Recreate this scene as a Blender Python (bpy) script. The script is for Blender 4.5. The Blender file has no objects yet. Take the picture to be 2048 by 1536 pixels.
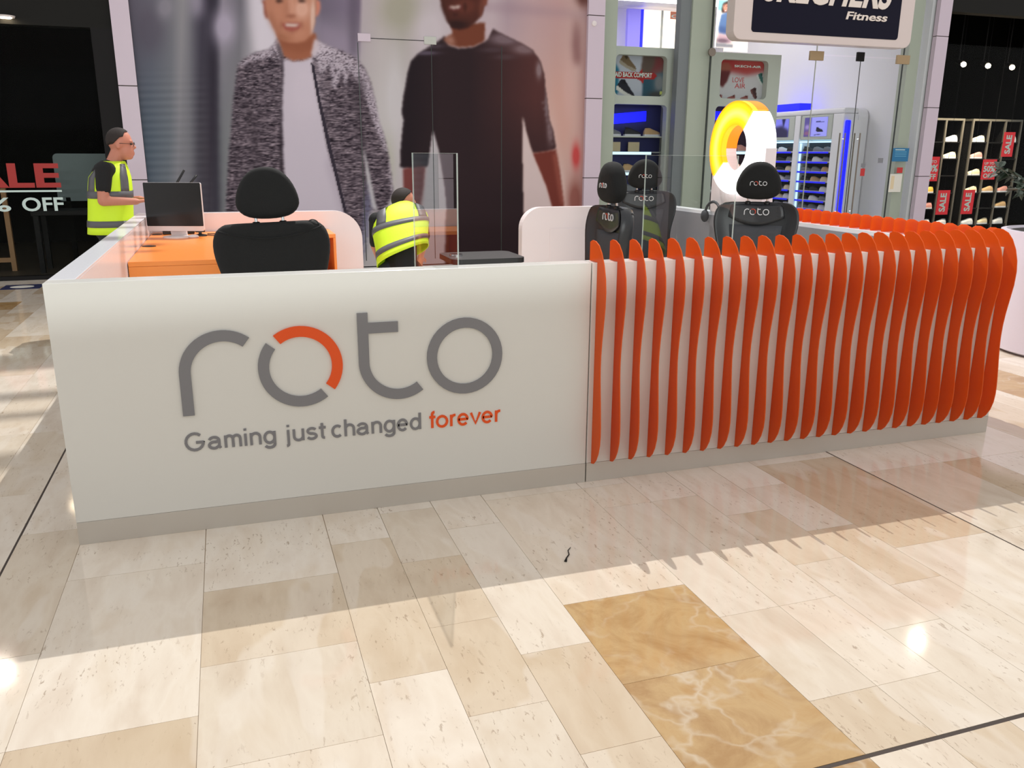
import bpy, bmesh, math, random
import numpy as np
from mathutils import Vector, Matrix
rnd = random.Random(7)
PI = math.pi
S = bpy.context.scene
COL = S.collection

# ------------------------------------------------------------------ camera
F_PX = 1676.42
CAM = (0.69603, -3.61369, 1.59581)
AX_R = (0.94855656, -0.3165635, 0.00529105)
AX_U = (0.07941144, 0.25406088, 0.96392266)
AX_F = (0.30648698, 0.91391499, -0.26612988)
cam = bpy.data.cameras.new('camera'); cam_o = bpy.data.objects.new('camera', cam); COL.objects.link(cam_o)
cam.sensor_fit = 'HORIZONTAL'; cam.sensor_width = 36.0; cam.lens = F_PX * 36.0 / 2048.0
cam.clip_start = 0.05; cam.clip_end = 200
cam_o.matrix_world = Matrix(((AX_R[0], AX_U[0], -AX_F[0], CAM[0]), (AX_R[1], AX_U[1], -AX_F[1], CAM[1]),
                             (AX_R[2], AX_U[2], -AX_F[2], CAM[2]), (0, 0, 0, 1)))
S.camera = cam_o
S.view_settings.view_transform = 'Standard'; S.view_settings.look = 'None'
S.view_settings.gamma = 1.0; S.view_settings.use_curve_mapping = False
S.view_settings.exposure = 0.0

# ------------------------------------------------------------------ world and lights
W = bpy.data.worlds.new('mall_ambient'); S.world = W; W.use_nodes = True
W.node_tree.nodes['Background'].inputs[0].default_value = (1.0, 0.97, 0.96, 1)
W.node_tree.nodes['Background'].inputs[1].default_value = 0.80

def lamp(name, kind, loc, energy, color=(1, 1, 1), target=None, **kw):
    d = bpy.data.lights.new(name, kind); d.energy = energy; d.color = color
    for k, v in kw.items(): setattr(d, k, v)
    o = bpy.data.objects.new(name, d); COL.objects.link(o); o.location = loc
    if target is not None:
        o.rotation_euler = (Vector(target) - Vector(loc)).to_track_quat('-Z', 'Y').to_euler()
    return o
# high mall spotlight behind the kiosk: throws the kiosk's shadow towards the photographer
lamp('mall_spotlight', 'SPOT', (3.5, 6.3, 9.1), 3700, (1.0, 0.97, 0.93), (2.4, -0.4, 0), shadow_soft_size=0.025, spot_size=1.5, spot_blend=0.6)
# thin strip lamp added behind the camera to brighten the counter's top band
lamp('added_strip_light', 'AREA', (2.0, -13.0, 3.2), 560, (0.94, 1.0, 0.99), (2.2, 0, 1.0), shape='RECTANGLE', size=9.0, size_y=0.045)

# ------------------------------------------------------------------ helpers
def at(x, y, X=None, Y=None, Z=None):
    """a measured point of the photograph carried onto a plane of the place"""
    d = [AX_F[i] + AX_R[i] * (x - 1024) / F_PX - AX_U[i] * (y - 768) / F_PX for i in range(3)]
    if X is not None: t = (X - CAM[0]) / d[0]
    elif Y is not None: t = (Y - CAM[1]) / d[1]
    else: t = (Z - CAM[2]) / d[2]
    return Vector((CAM[0] + t * d[0], CAM[1] + t * d[1], CAM[2] + t * d[2]))
def px_of(X, Y, Z):
    dx, dy, dz = X - CAM[0], Y - CAM[1], Z - CAM[2]
    z = dx * AX_F[0] + dy * AX_F[1] + dz * AX_F[2]
    return (1024 + F_PX * (dx * AX_R[0] + dy * AX_R[1] + dz * AX_R[2]) / z,
            768 - F_PX * (dx * AX_U[0] + dy * AX_U[1] + dz * AX_U[2]) / z)
def lin(c):
    return tuple((v / 255 / 12.92) if v / 255 <= 0.04045 else ((v / 255 + 0.055) / 1.055) ** 2.4 for v in c)

class MB:
    def __init__(s): s.v = []; s.f = []; s.m = []; s.mi = 0
    def add(s, vs, fs):
        b = len(s.v); s.v += [tuple(p) for p in vs]
        for f in fs: s.f.append([i + b for i in f]); s.m.append(s.mi)
        return s
    def box(s, x0, x1, y0, y1, z0, z1):
        v = [(x0, y0, z0), (x1, y0, z0), (x1, y1, z0), (x0, y1, z0), (x0, y0, z1), (x1, y0, z1), (x1, y1, z1), (x0, y1, z1)]
        return s.add(v, [(3, 2, 1, 0), (4, 5, 6, 7), (0, 1, 5, 4), (1, 2, 6, 5), (2, 3, 7, 6), (3, 0, 4, 7)])
    def prism(s, poly, fn, d0, d1):
        """poly: 2D outline; fn(a, b, d) -> 3D point"""
        n = len(poly)
        v = [fn(a, b, d0) for a, b in poly] + [fn(a, b, d1) for a, b in poly]
        f = [tuple(range(n))[::-1], tuple(range(n, 2 * n))] + [(i, (i + 1) % n, n + (i + 1) % n, n + i) for i in range(n)]
        return s.add(v, f)
    def frame(s, outer, inner, fn, d0, d1):
        n = len(outer)
        v = [fn(a, b, d) for d in (d0, d1) for pl in (outer, inner) for a, b in pl]
        f = []
        for i in range(n):
            j = (i + 1) % n
            f += [(i, j, n + j, n + i), (2 * n + i, 3 * n + i, 3 * n + j, 2 * n + j), (i, 2 * n + i, 2 * n + j, j), (n + i, n + j, 3 * n + j, 3 * n + i)]
        return s.add(v, f)
    def band(s, a, b, fn, d0, d1):
        """open band between the polylines a and b"""
        return s.prism(list(a) + list(b)[::-1], fn, d0, d1) if False else s._band(a, b, fn, d0, d1)
    def _band(s, a, b, fn, d0, d1):
        n = len(a); v = [fn(p[0], p[1], d) for d in (d0, d1) for pl in (a, b) for p in pl]; f = []
        for i in range(n - 1):
            j = i + 1
            f += [(i, n + i, n + j, j), (2 * n + i, 2 * n + j, 3 * n + j, 3 * n + i), (i, j, 2 * n + j, 2 * n + i), (n + i, 3 * n + i, 3 * n + j, n + j)]
        f += [(0, 2 * n, 3 * n, n), (n - 1, 2 * n - 1, 4 * n - 1, 3 * n - 1)]
        return s.add(v, f)
    def tube(s, path, r, n=8, closed=False):
        path = [Vector(p) for p in path]; rs = r if isinstance(r, (list, tuple)) else [r] * len(path)
        vs = []; fs = []; m = len(path); up = Vector((0.13, 0.21, 0.97))
        for i, p in enumerate(path):
            a = path[i - 1] if (i > 0 or closed) else p; b = path[(i + 1) % m] if (i < m - 1 or closed) else p
            t = (b - a).normalized(); e = t.cross(up)
            if e.length < 0.1: e = t.cross(Vector((1, 0, 0)))
            e.normalize(); g = t.cross(e)
            for k in range(n):
                w = 2 * PI * k / n; vs.append(p + (e * math.cos(w) + g * math.sin(w)) * rs[i])
        for i in range(m if closed else m - 1):
            for k in range(n):
                i2 = (i + 1) % m
                fs.append((i * n + k, i * n + (k + 1) % n, i2 * n + (k + 1) % n, i2 * n + k))
        if not closed: fs += [tuple(range(n))[::-1], tuple(range((m - 1) * n, m * n))]
        return s.add(vs, fs)
    def lathe(s, prof, n=24, c=(0, 0, 0)):
        vs = []; fs = []; m = len(prof)
        for r, z in prof:
            for k in range(n):
                a = 2 * PI * k / n; vs.append((c[0] + r * math.cos(a), c[1] + r * math.sin(a), c[2] + z))
        for i in range(m - 1):
            for k in range(n): fs.append((i * n + k, i * n + (k + 1) % n, (i + 1) * n + (k + 1) % n, (i + 1) * n + k))
        fs += [tuple(range(n))[::-1], tuple(range((m - 1) * n, m * n))]
        return s.add(vs, fs)
    def loft(s, rings, cap=True):
        n = len(rings[0]); vs = [p for r in rings for p in r]; fs = []
        for i in range(len(rings) - 1):
            for k in range(n): fs.append((i * n + k, i * n + (k + 1) % n, (i + 1) * n + (k + 1) % n, (i + 1) * n + k))
        if cap: fs += [tuple(range(n))[::-1], tuple(range((len(rings) - 1) * n, len(rings) * n))]
        return s.add(vs, fs)
    def ell(s, c, r, nu=14, nv=9, rot=None):
        vs = []; fs = []; c = Vector(c)
        for j in range(1, nv):
            t = PI * j / nv
            for k in range(nu):
                a = 2 * PI * k / nu
                q = Vector((r[0] * math.sin(t) * math.cos(a), r[1] * math.sin(t) * math.sin(a), r[2] * math.cos(t)))
                vs.append(c + (rot @ q if rot else q))
        T = len(vs); q = Vector((0, 0, r[2])); q = rot @ q if rot else q
        vs += [c + q, c - q]
        for j in range(nv - 2):
            for k in range(nu): fs.append((j * nu + k, (j + 1) * nu + k, (j + 1) * nu + (k + 1) % nu, j * nu + (k + 1) % nu))
        for k in range(nu):
            fs.append((T, k, (k + 1) % nu)); fs.append((T + 1, (nv - 2) * nu + (k + 1) % nu, (nv - 2) * nu + k))
        return s.add(vs, fs)
    def mesh(s, name, mats):
        me = bpy.data.meshes.new(name); me.from_pydata(s.v, [], s.f)
        for m in (mats if isinstance(mats, (list, tuple)) else [mats]): me.materials.append(m)
        me.polygons.foreach_set('material_index', s.m)
        bm = bmesh.new(); bm.from_mesh(me); bmesh.ops.recalc_face_normals(bm, faces=bm.faces); bm.to_mesh(me); bm.free()
        me.update(); return me

def obj(name, mb, mats, parent=None, smooth=False, bevel=0, sub=0, kind=None, loc=None):
    me = mb if isinstance(mb, bpy.types.Mesh) else mb.mesh(name, mats)
    o = bpy.data.objects.new(name, me); COL.objects.link(o)
    if parent is not None: o.parent = parent
    if loc is not None: o.location = loc
    if smooth:
        me.polygons.foreach_set('use_smooth', [True] * len(me.polygons))
        if smooth == 'auto':
            try: me.set_sharp_from_angle(angle=math.radians(38))
            except Exception: pass
    if bevel:
        b = o.modifiers.new('bevel', 'BEVEL'); b.width = bevel; b.segments = 2; b.limit_method = 'ANGLE'
    if sub:
        u = o.modifiers.new('subdiv', 'SUBSURF'); u.levels = sub; u.render_levels = sub
    if kind: o['kind'] = kind
    return o
def tag(o, label, cat, group=None):
    o['label'] = label; o['category'] = cat
    if group: o['group'] = group
    return o
def thing(name, label, cat, loc=(0, 0, 0), rotz=0, group=None):
    o = bpy.data.objects.new(name, None); COL.objects.link(o); o.location = loc; o.rotation_euler = (0, 0, rotz)
    o.empty_display_size = 0.1
    return tag(o, label, cat, group)
def copy_tree(o, parent=None):
    c = o.copy(); COL.objects.link(c); c.parent = parent
    for ch in list(o.children): copy_tree(ch, c)
    return c
def rrect(x0, x1, z0, z1, r, n=6):
    """rounded rectangle, r a number or (bl, br, tr, tl)"""
    rs = r if isinstance(r, (tuple, list)) else (r,) * 4; p = []
    for (cx, cz, a), q in zip(((x0, z0, 180), (x1, z0, 270), (x1, z1, 0), (x0, z1, 90)), rs):
        sx = 1 if cx == x0 else -1; sz = 1 if cz == z0 else -1
        for k in range(n + 1):
            w = math.radians(a + 90 * k / n); p.append((cx + sx * q + q * math.cos(w), cz + sz * q + q * math.sin(w)))
    return p
FXZ = lambda a, b, d: (a, d, b)       # outline in X, Z, depth along Y
FYZ = lambda a, b, d: (d, a, b)       # outline in Y, Z, depth along X
FXY = lambda a, b, d: (a, b, d)

# ------------------------------------------------------------------ materials
def mat(name, rgb, rough=0.5, metal=0.0, spec=0.5, emit=None, es=1.0, coat=0.0, bump=None, alpha=None):
    m = bpy.data.materials.new(name); m.use_nodes = True; nt = m.node_tree; p = nt.nodes['Principled BSDF']
    p.inputs['Base Color'].default_value = (*lin(rgb), 1); p.inputs['Roughness'].default_value = rough
    p.inputs['Metallic'].default_value = metal; p.inputs['Specular IOR Level'].default_value = spec
    p.inputs['Coat Weight'].default_value = coat
    if emit: p.inputs['Emission Color'].default_value = (*lin(emit), 1); p.inputs['Emission Strength'].default_value = es
    n = nt.nodes.new('ShaderNodeTexNoise'); n.inputs['Scale'].default_value = bump[0] if bump else 60.0
    tc = nt.nodes.new('ShaderNodeTexCoord'); nt.links.new(tc.outputs['Object'], n.inputs['Vector'])
    if bump:
        b = nt.nodes.new('ShaderNodeBump'); b.inputs['Strength'].default_value = bump[1]; b.inputs['Distance'].default_value = 0.004
        nt.links.new(n.outputs[0], b.inputs['Height']); nt.links.new(b.outputs[0], p.inputs['Normal'])
    r = nt.nodes.new('ShaderNodeMapRange'); r.inputs['To Min'].default_value = max(0, rough - 0.03); r.inputs['To Max'].default_value = min(1, rough + 0.03)
    nt.links.new(n.outputs[0], r.inputs[0]); nt.links.new(r.outputs[0], p.inputs['Roughness'])
    return m
def attr_mat(name, rough=0.5, es=0.0, spec=0.3):
    m = bpy.data.materials.new(name); m.use_nodes = True; nt = m.node_tree; p = nt.nodes['Principled BSDF']
    a = nt.nodes.new('ShaderNodeVertexColor'); a.layer_name = 'print'
    nt.links.new(a.outputs[0], p.inputs['Base Color']); p.inputs['Roughness'].default_value = rough; p.inputs['Specular IOR Level'].default_value = spec
    if es: nt.links.new(a.outputs[0], p.inputs['Emission Color']); p.inputs['Emission Strength'].default_value = es
    return m
def glass_mat(name, tint=(1, 1, 1), ior=1.45, rough=0.0, gain=1.0):
    m = bpy.data.materials.new(name); m.use_nodes = True; nt = m.node_tree; nt.nodes.clear()
    o = nt.nodes.new('ShaderNodeOutputMaterial'); t = nt.nodes.new('ShaderNodeBsdfTransparent'); t.inputs[0].default_value = (*tint, 1)
    g = nt.nodes.new('ShaderNodeBsdfGlossy'); g.inputs['Roughness'].default_value = rough
    f = nt.nodes.new('ShaderNodeFresnel'); f.inputs[0].default_value = ior
    ge = nt.nodes.new('ShaderNodeNewGeometry'); im = nt.nodes.new('ShaderNodeMath'); im.operation = 'SUBTRACT'; im.inputs[0].default_value = gain; nt.links.new(ge.outputs['Backfacing'], im.inputs[1])
    mu = nt.nodes.new('ShaderNodeMath'); mu.operation = 'MULTIPLY'; mu.use_clamp = True; nt.links.new(f.outputs[0], mu.inputs[0]); nt.links.new(im.outputs[0], mu.inputs[1])
    x = nt.nodes.new('ShaderNodeMixShader'); nt.links.new(mu.outputs[0], x.inputs[0]); nt.links.new(t.outputs[0], x.inputs[1])
    nt.links.new(g.outputs[0], x.inputs[2]); nt.links.new(x.outputs[0], o.inputs[0]); return m
def acrylic_mat(name, rgb):
    """coloured acrylic that lets part of the light through"""
    m = mat(name, rgb, 0.32); nt = m.node_tree; p = nt.nodes['Principled BSDF']; o = nt.nodes['Material Output']
    t = nt.nodes.new('ShaderNodeBsdfTranslucent'); t.inputs[0].default_value = (*lin(rgb), 1)
    x = nt.nodes.new('ShaderNodeMixShader'); x.inputs[0].default_value = 0.42
    nt.links.new(p.outputs[0], x.inputs[1]); nt.links.new(t.outputs[0], x.inputs[2]); nt.links.new(x.outputs[0], o.inputs[0]); return m
def ramp(nt, stops):
    r = nt.nodes.new('ShaderNodeValToRGB'); e = r.color_ramp.elements
    while len(e) < len(stops): e.new(0.5)
    for k, (p, c) in enumerate(stops): e[k].position = p; e[k].color = (*lin(c), 1)
    return r
def stone_mat(name, kind):
    m = bpy.data.materials.new(name); m.use_nodes = True; nt = m.node_tree; p = nt.nodes['Principled BSDF']; L = nt.links
    N = lambda t: nt.nodes.new(t)
    oi = N('ShaderNodeObjectInfo'); geo = N('ShaderNodeNewGeometry')
    off = N('ShaderNodeVectorMath'); off.operation = 'SCALE'; off.inputs[0].default_value = (37.0, 61.0, 19.0); L.new(oi.outputs['Random'], off.inputs['Scale'])
    ad = N('ShaderNodeVectorMath'); ad.operation = 'ADD'; L.new(geo.outputs['Position'], ad.inputs[0]); L.new(off.outputs[0], ad.inputs[1])
    def noise(sc, det, vec, rg=0.6, dist=0.0):
        n = N('ShaderNodeTexNoise'); n.inputs['Scale'].default_value = sc; n.inputs['Detail'].default_value = det
        n.inputs['Roughness'].default_value = rg; n.inputs['Distortion'].default_value = dist; L.new(vec, n.inputs['Vector']); return n
    def mix(a, b, fac, mode='MIX'):
        x = N('ShaderNodeMix'); x.data_type = 'RGBA'; x.blend_type = mode
        for s_, v in ((x.inputs['Factor'], fac), (x.inputs['A'], a), (x.inputs['B'], b)):
            if isinstance(v, (int, float)): s_.default_value = v
            elif isinstance(v, tuple): s_.default_value = v
            else: L.new(v, s_)
        return x.outputs['Result']
    mp = N('ShaderNodeMapping'); L.new(ad.outputs[0], mp.inputs['Vector'])
    if kind == 'lime':
        mp.inputs['Scale'].default_value = (3.2, 1.0, 1.0)
        base = ramp(nt, [(0.0, (206, 187, 160)), (0.25, (217, 202, 180)), (0.45, (233, 222, 206)), (0.7, (223, 212, 195)), (1.0, (239, 231, 219))]); L.new(oi.outputs['Random'], base.inputs[0])
        cl = noise(2.2, 5, mp.outputs[0], 0.55, 0.4); r1 = ramp(nt, [(0.3, (238, 230, 222)), (0.52, (255, 253, 250)), (0.7, (242, 234, 224))]); L.new(cl.outputs[0], r1.inputs[0])
        c = mix(base.outputs[0], r1.outputs[0], 0.85, 'MULTIPLY')
        band = noise(1.6, 2, mp.outputs[0], 0.4, 0.2); r2 = ramp(nt, [(0.57, (0, 0, 0)), (0.60, (255, 255, 255))]); L.new(band.outputs[0], r2.inputs[0])
        c = mix(c, (*lin((238, 231, 220)), 1), mix((0, 0, 0, 1), r2.outputs[0], 0.28))
        sp = noise(24, 4, mp.outputs[0], 0.65, 0.5); r3 = ramp(nt, [(0.605, (0, 0, 0)), (0.67, (210, 210, 210))]); L.new(sp.outputs[0], r3.inputs[0])
        pn = noise(2.4, 2, ad.outputs[0]); r4 = ramp(nt, [(0.42, (0, 0, 0)), (0.58, (255, 255, 255))]); L.new(pn.outputs[0], r4.inputs[0])
        fac = mix(r3.outputs[0], r4.outputs[0], 1.0, 'MULTIPLY')
        c = mix(c, (*lin((156, 132, 108)), 1), fac)
    else:
        base = ramp(nt, [(0.0, (198, 170, 127)), (0.5, (193, 163, 118)), (1.0, (202, 175, 134))]); L.new(oi.outputs['Random'], base.inputs[0])
        cl = noise(3.5, 6, ad.outputs[0], 0.65, 1.2); r1 = ramp(nt, [(0.35, (226, 208, 186)), (0.55, (255, 250, 240)), (0.75, (238, 214, 176))]); L.new(cl.outputs[0], r1.inputs[0])
        c = mix(base.outputs[0], r1.outputs[0], 0.9, 'MULTIPLY')
        ve = N('ShaderNodeTexVoronoi'); ve.feature = 'DISTANCE_TO_EDGE'; ve.inputs['Scale'].default_value = 4.2
        wd = noise(2.5, 4, ad.outputs[0]); wv = N('ShaderNodeVectorMath'); wv.operation = 'SCALE'; wv.inputs['Scale'].default_value = 0.55; L.new(wd.outputs['Color'], wv.inputs[0])
        wa = N('ShaderNodeVectorMath'); wa.operation = 'ADD'; L.new(ad.outputs[0], wa.inputs[0]); L.new(wv.outputs[0], wa.inputs[1]); L.new(wa.outputs[0], ve.inputs['Vector'])
        r2 = ramp(nt, [(0.0, (225, 225, 225)), (0.07, (60, 60, 60)), (0.13, (0, 0, 0))]); L.new(ve.outputs['Distance'], r2.inputs[0])
        pt = noise(1.8, 3, ad.outputs[0], 0.6, 0.5); r5 = ramp(nt, [(0.45, (30, 30, 30)), (0.62, (255, 255, 255))]); L.new(pt.outputs[0], r5.inputs[0])
        fac = mix(r2.outputs[0], r5.outputs[0], 1.0, 'MULTIPLY')
        c = mix(c, (*lin((212, 196, 172)), 1), fac)
    L.new(c, p.inputs['Base Color'])
    p.inputs['Roughness'].default_value = 0.075; p.inputs['Specular IOR Level'].default_value = 0.5
    return m
def brushed_mat(name, rgb, rough=0.36):
    m = mat(name, rgb, rough, 0.3); nt = m.node_tree; p = nt.nodes['Principled BSDF']
    n = [x for x in nt.nodes if x.type == 'TEX_NOISE'][0]; mp = nt.nodes.new('ShaderNodeMapping'); mp.inputs['Scale'].default_value = (0.6, 0.6, 18)
    tc = [x for x in nt.nodes if x.type == 'TEX_COORD'][0]; nt.links.new(tc.outputs['Object'], mp.inputs[0]); nt.links.new(mp.outputs[0], n.inputs['Vector'])
    n.inputs['Scale'].default_value = 40; return m

M = {}
M['lime'] = stone_mat('limestone_tile', 'lime'); M['honey'] = stone_mat('honey_marble_tile', 'honey')
M['grout'] = mat('grout', (186, 168, 142), 0.8); M['joint'] = mat('dark_joint', (74, 64, 58), 0.5, 0.3)
M['white'] = mat('white_laminate', (224, 224, 219), 0.24); M['white2'] = mat('gloss_white', (244, 246, 252), 0.16)
M['pink_white'] = mat('interior_white', (236, 226, 228), 0.25)
M['steel'] = brushed_mat('brushed_steel', (204, 199, 191)); M['chrome'] = mat('chrome', (220, 222, 226), 0.15, 1.0)
M['orange'] = acrylic_mat('orange_acrylic', (240, 112, 30)); M['orange_board'] = mat('orange_board', (250, 146, 62), 0.3)
M['grey_letter'] = mat('grey_letter', (128, 128, 132), 0.45); M['orange_letter'] = mat('orange_letter', (236, 84, 14), 0.4)
M['black'] = mat('black_leather', (36, 38, 42), 0.36, bump=(180, 0.15)); M['black_fabric'] = mat('black_fabric', (9, 10, 10), 0.9, bump=(260, 0.3))
M['char'] = mat('charcoal_mesh', (66, 68, 73), 0.8, bump=(300, 0.3)); M['black_plastic'] = mat('black_plastic', (16, 16, 18), 0.4)
M['screen'] = mat('screen_glass', (18, 18, 20), 0.16); M['logo_white'] = mat('logo_white', (214, 214, 216), 0.5); M['logo_red'] = mat('logo_orange', (190, 70, 50), 0.5)
M['acrylic'] = glass_mat('clear_acrylic', (0.97, 0.985, 0.98), 1.49); M['glass'] = glass_mat('shop_glass', (0.95, 0.97, 0.96), 1.16)
def frosted(name, rgb, keep):
    m = mat(name, rgb, 0.3); nt = m.node_tree; t = nt.nodes.new('ShaderNodeBsdfTransparent'); x = nt.nodes.new('ShaderNodeMixShader'); x.inputs[0].default_value = keep
    nt.links.new(t.outputs[0], x.inputs[1]); nt.links.new(nt.nodes['Principled BSDF'].outputs[0], x.inputs[2]); nt.links.new(x.outputs[0], nt.nodes['Material Output'].inputs[0]); return m
M['edge'] = frosted('acrylic_edge', (226, 236, 230), 0.34); M['edge_dark'] = mat('glass_edge', (38, 46, 42), 0.3)
M['pillar'] = mat('lavender_panel', (204, 190, 204), 0.35); M['dark'] = mat('dark_frame', (20, 19, 20), 0.6, spec=0.2); M['dark2'] = mat('dark_header', (24, 24, 22), 0.7, spec=0.2)
M['void'] = mat('dark_shop_lining', (13, 13, 12), 0.9, spec=0.1); M['void_floor'] = mat('dark_shop_floor', (70, 62, 52), 0.5)
M['sale_red'] = mat('sale_red', (168, 40, 36), 0.5); M['sale_white'] = mat('sale_white', (206, 226, 222), 0.5)
M['wood'] = mat('pale_wood', (150, 112, 76), 0.6, bump=(40, 0.2)); M['grey_board'] = mat('grey_board', (110, 122, 124), 0.6)
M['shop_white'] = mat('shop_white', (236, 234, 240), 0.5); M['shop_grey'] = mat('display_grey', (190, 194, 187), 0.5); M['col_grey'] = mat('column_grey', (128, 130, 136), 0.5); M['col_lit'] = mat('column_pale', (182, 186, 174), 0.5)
M['navy'] = mat('navy_panel', (16, 15, 36), 0.5, spec=0.15); M['sign_white'] = mat('sign_white', (222, 208, 204), 0.4); M['sign_letter'] = mat('sign_letter', (238, 226, 216), 0.4)
M['blue_led'] = mat('blue_led', (20, 30, 255), 0.5, emit=(18, 22, 255), es=1.3); M['blue_shelf'] = mat('blue_shelf_lip', (20, 30, 220), 0.4, emit=(14, 18, 235), es=0.55)
M['cool_led'] = mat('cool_led', (220, 240, 255), 0.5, emit=(190, 230, 255), es=0.95); M['warm_box'] = mat('warm_lightbox', (255, 240, 225), 0.5, emit=(255, 240, 222), es=0.95)
M['lamp_glow'] = mat('lamp_glow', (255, 236, 200), 0.5, emit=(255, 232, 196), es=26); M['down_glow'] = mat('downlight_glow', (255, 244, 224), 0.5, emit=(255, 242, 220), es=40); M['ceiling_led'] = mat('ceiling_led', (255, 255, 255), 0.5, emit=(255, 250, 248), es=2.7)
M['ring_rim'] = mat('ring_orange_rim', (255, 110, 10), 0.4, emit=(255, 128, 4), es=0.95)
def ring_glow(name):
    m = mat(name, (255, 190, 30), 0.4); nt = m.node_tree; p = nt.nodes['Principled BSDF']; tc = nt.nodes.new('ShaderNodeTexCoord'); sp = nt.nodes.new('ShaderNodeSeparateXYZ'); nt.links.new(tc.outputs['Object'], sp.inputs[0])
    cb = nt.nodes.new('ShaderNodeCombineXYZ'); nt.links.new(sp.outputs[1], cb.inputs[1]); nt.links.new(sp.outputs[2], cb.inputs[2]); le = nt.nodes.new('ShaderNodeVectorMath'); le.operation = 'LENGTH'; nt.links.new(cb.outputs[0], le.inputs[0])
    mr = nt.nodes.new('ShaderNodeMapRange'); mr.inputs['From Min'].default_value = 0.185; mr.inputs['From Max'].default_value = 0.375; nt.links.new(le.outputs['Value'], mr.inputs[0])
    r = ramp(nt, [(0.0, (255, 140, 0)), (0.25, (255, 206, 10)), (0.5, (255, 244, 130)), (0.75, (255, 214, 16)), (1.0, (255, 120, 0))]); nt.links.new(mr.outputs[0], r.inputs[0]); nt.links.new(r.outputs[0], p.inputs['Emission Color']); p.inputs['Emission Strength'].default_value = 1.15; return m
M['ring_orange'] = ring_glow('ring_orange_face'); M['ring_white'] = mat('ring_white_face', (255, 255, 255), 0.4, emit=(250, 252, 255), es=2.2)
M['brass'] = mat('brass_patch', (170, 146, 112), 0.35, 0.6); M['bronze'] = mat('bronze_bar', (132, 122, 112), 0.35, 0.7)
M['card_blue'] = mat('card_blue', (26, 112, 160), 0.5); M['card_red'] = mat('card_red', (196, 44, 44), 0.5); M['paper'] = mat('paper', (226, 224, 214), 0.6)
M['skin'] = mat('skin', (196, 128, 106), 0.55); M['hair'] = mat('dark_hair', (40, 32, 30), 0.8, bump=(120, 0.4)); M['vest'] = mat('hi_vis_yellow', (206, 238, 40), 0.6, emit=(180, 230, 10), es=0.10, bump=(50, 0.2))
M['reflective'] = mat('reflective_tape', (92, 92, 96), 0.5); M['tee'] = mat('black_tee', (18, 18, 20), 0.85); M['jeans'] = mat('dark_jeans', (30, 36, 48), 0.85, bump=(200, 0.2)); M['eye'] = mat('eye', (30, 22, 20), 0.2)
M['cardboard'] = mat('cardboard', (186, 150, 112), 0.8); M['white_plastic'] = mat('white_plastic', (226, 218, 218), 0.3)
M['leaf'] = mat('dark_leaf', (30, 46, 30), 0.5); M['soil'] = mat('soil', (30, 26, 24), 0.9); M['planter'] = mat('planter_white', (226, 218, 232), 0.35)
M['shelf_metal'] = mat('shelf_metal', (104, 98, 88), 0.4, 0.2); M['stem'] = mat('stem', (70, 56, 40), 0.7)
M['navy_mat'] = mat('navy_sticker', (40, 46, 84), 0.5); M['brown_shoe'] = mat('boot_brown', (110, 64, 40), 0.5)
for k, c in dict(grey=(120, 122, 128), black=(34, 34, 38), white=(226, 224, 224), tan=(196, 160, 116), cream=(226, 208, 172), pink=(214, 150, 140), yellow=(224, 180, 70)).items():
    M['shoe_' + k] = mat('shoe_' + k, c, 0.6)
M['shoe_sole'] = mat('shoe_sole', (224, 224, 230), 0.5)
M['print'] = attr_mat('poster_print', 0.5, spec=0.08); M['print_lit'] = attr_mat('backlit_print', 0.5, 0.55)

# ------------------------------------------------------------------ text and logo
def text_mesh(s, w=None, h=None, depth=0.003, bold=0.0, shear=0.0, space=1.0):
    cu = bpy.data.curves.new('t', 'FONT'); cu.body = s; cu.size = 1.0; cu.extrude = 0.02; cu.offset = bold; cu.shear = shear; cu.space_character = space; cu.resolution_u = 4
    o = bpy.data.objects.new('t', cu); COL.objects.link(o); dg = bpy.context.evaluated_depsgraph_get(); dg.update()
    me = bpy.data.meshes.new_from_object(o.evaluated_get(dg)); bpy.data.objects.remove(o); bpy.data.curves.remove(cu)
    n = len(me.vertices); a = np.empty(n * 3, 'f'); me.vertices.foreach_get('co', a); a = a.reshape(-1, 3)
    lo = a.min(0); hi = a.max(0); sx = (w / (hi[0] - lo[0])) if w else None; sy = (h / (hi[1] - lo[1])) if h else None
    sx = sx or sy; sy = sy or sx
    a = (a - lo) * np.array([sx, sy, depth / max(1e-6, hi[2] - lo[2])])
    fs = [list(p.vertices) for p in me.polygons]; bpy.data.meshes.remove(me); return a, fs
def islands(a, fs):
    par = list(range(len(a)))
    def fd(i):
        while par[i] != i: par[i] = par[par[i]]; i = par[i]
        return i
    for f in fs:
        for i in f[1:]: par[fd(i)] = fd(f[0])
    # glyph sides and caps are not welded: weld by x-overlap
    g = {}
    for i in range(len(a)): g.setdefault(fd(i), []).append(i)
    iv = sorted((min(a[i][0] for i in v), max(a[i][0] for i in v), k) for k, v in g.items()); out = []
    for lo, hi, k in iv:
        if out and lo < out[-1][1] - 0.15 * (hi - lo): out[-1][1] = max(out[-1][1], hi); out[-1][2].append(k)
        else: out.append([lo, hi, [k]])
    res = []
    for lo, hi, ks in out:
        ks = set(ks); idx = [i for i in range(len(a)) if fd(i) in ks]; mp = {i: j for j, i in enumerate(idx)}
        res.append((a[idx], [[mp[i] for i in f] for f in fs if fd(f[0]) in ks]))
    return res
FRONT = lambda o: (lambda p: (o[0] + p[0], o[1] - p[2], o[2] + p[1]))      # print facing -Y
SIDE = lambda o: (lambda p: (o[0] - p[2], o[1] - p[0], o[2] + p[1]))       # print facing -X
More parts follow.
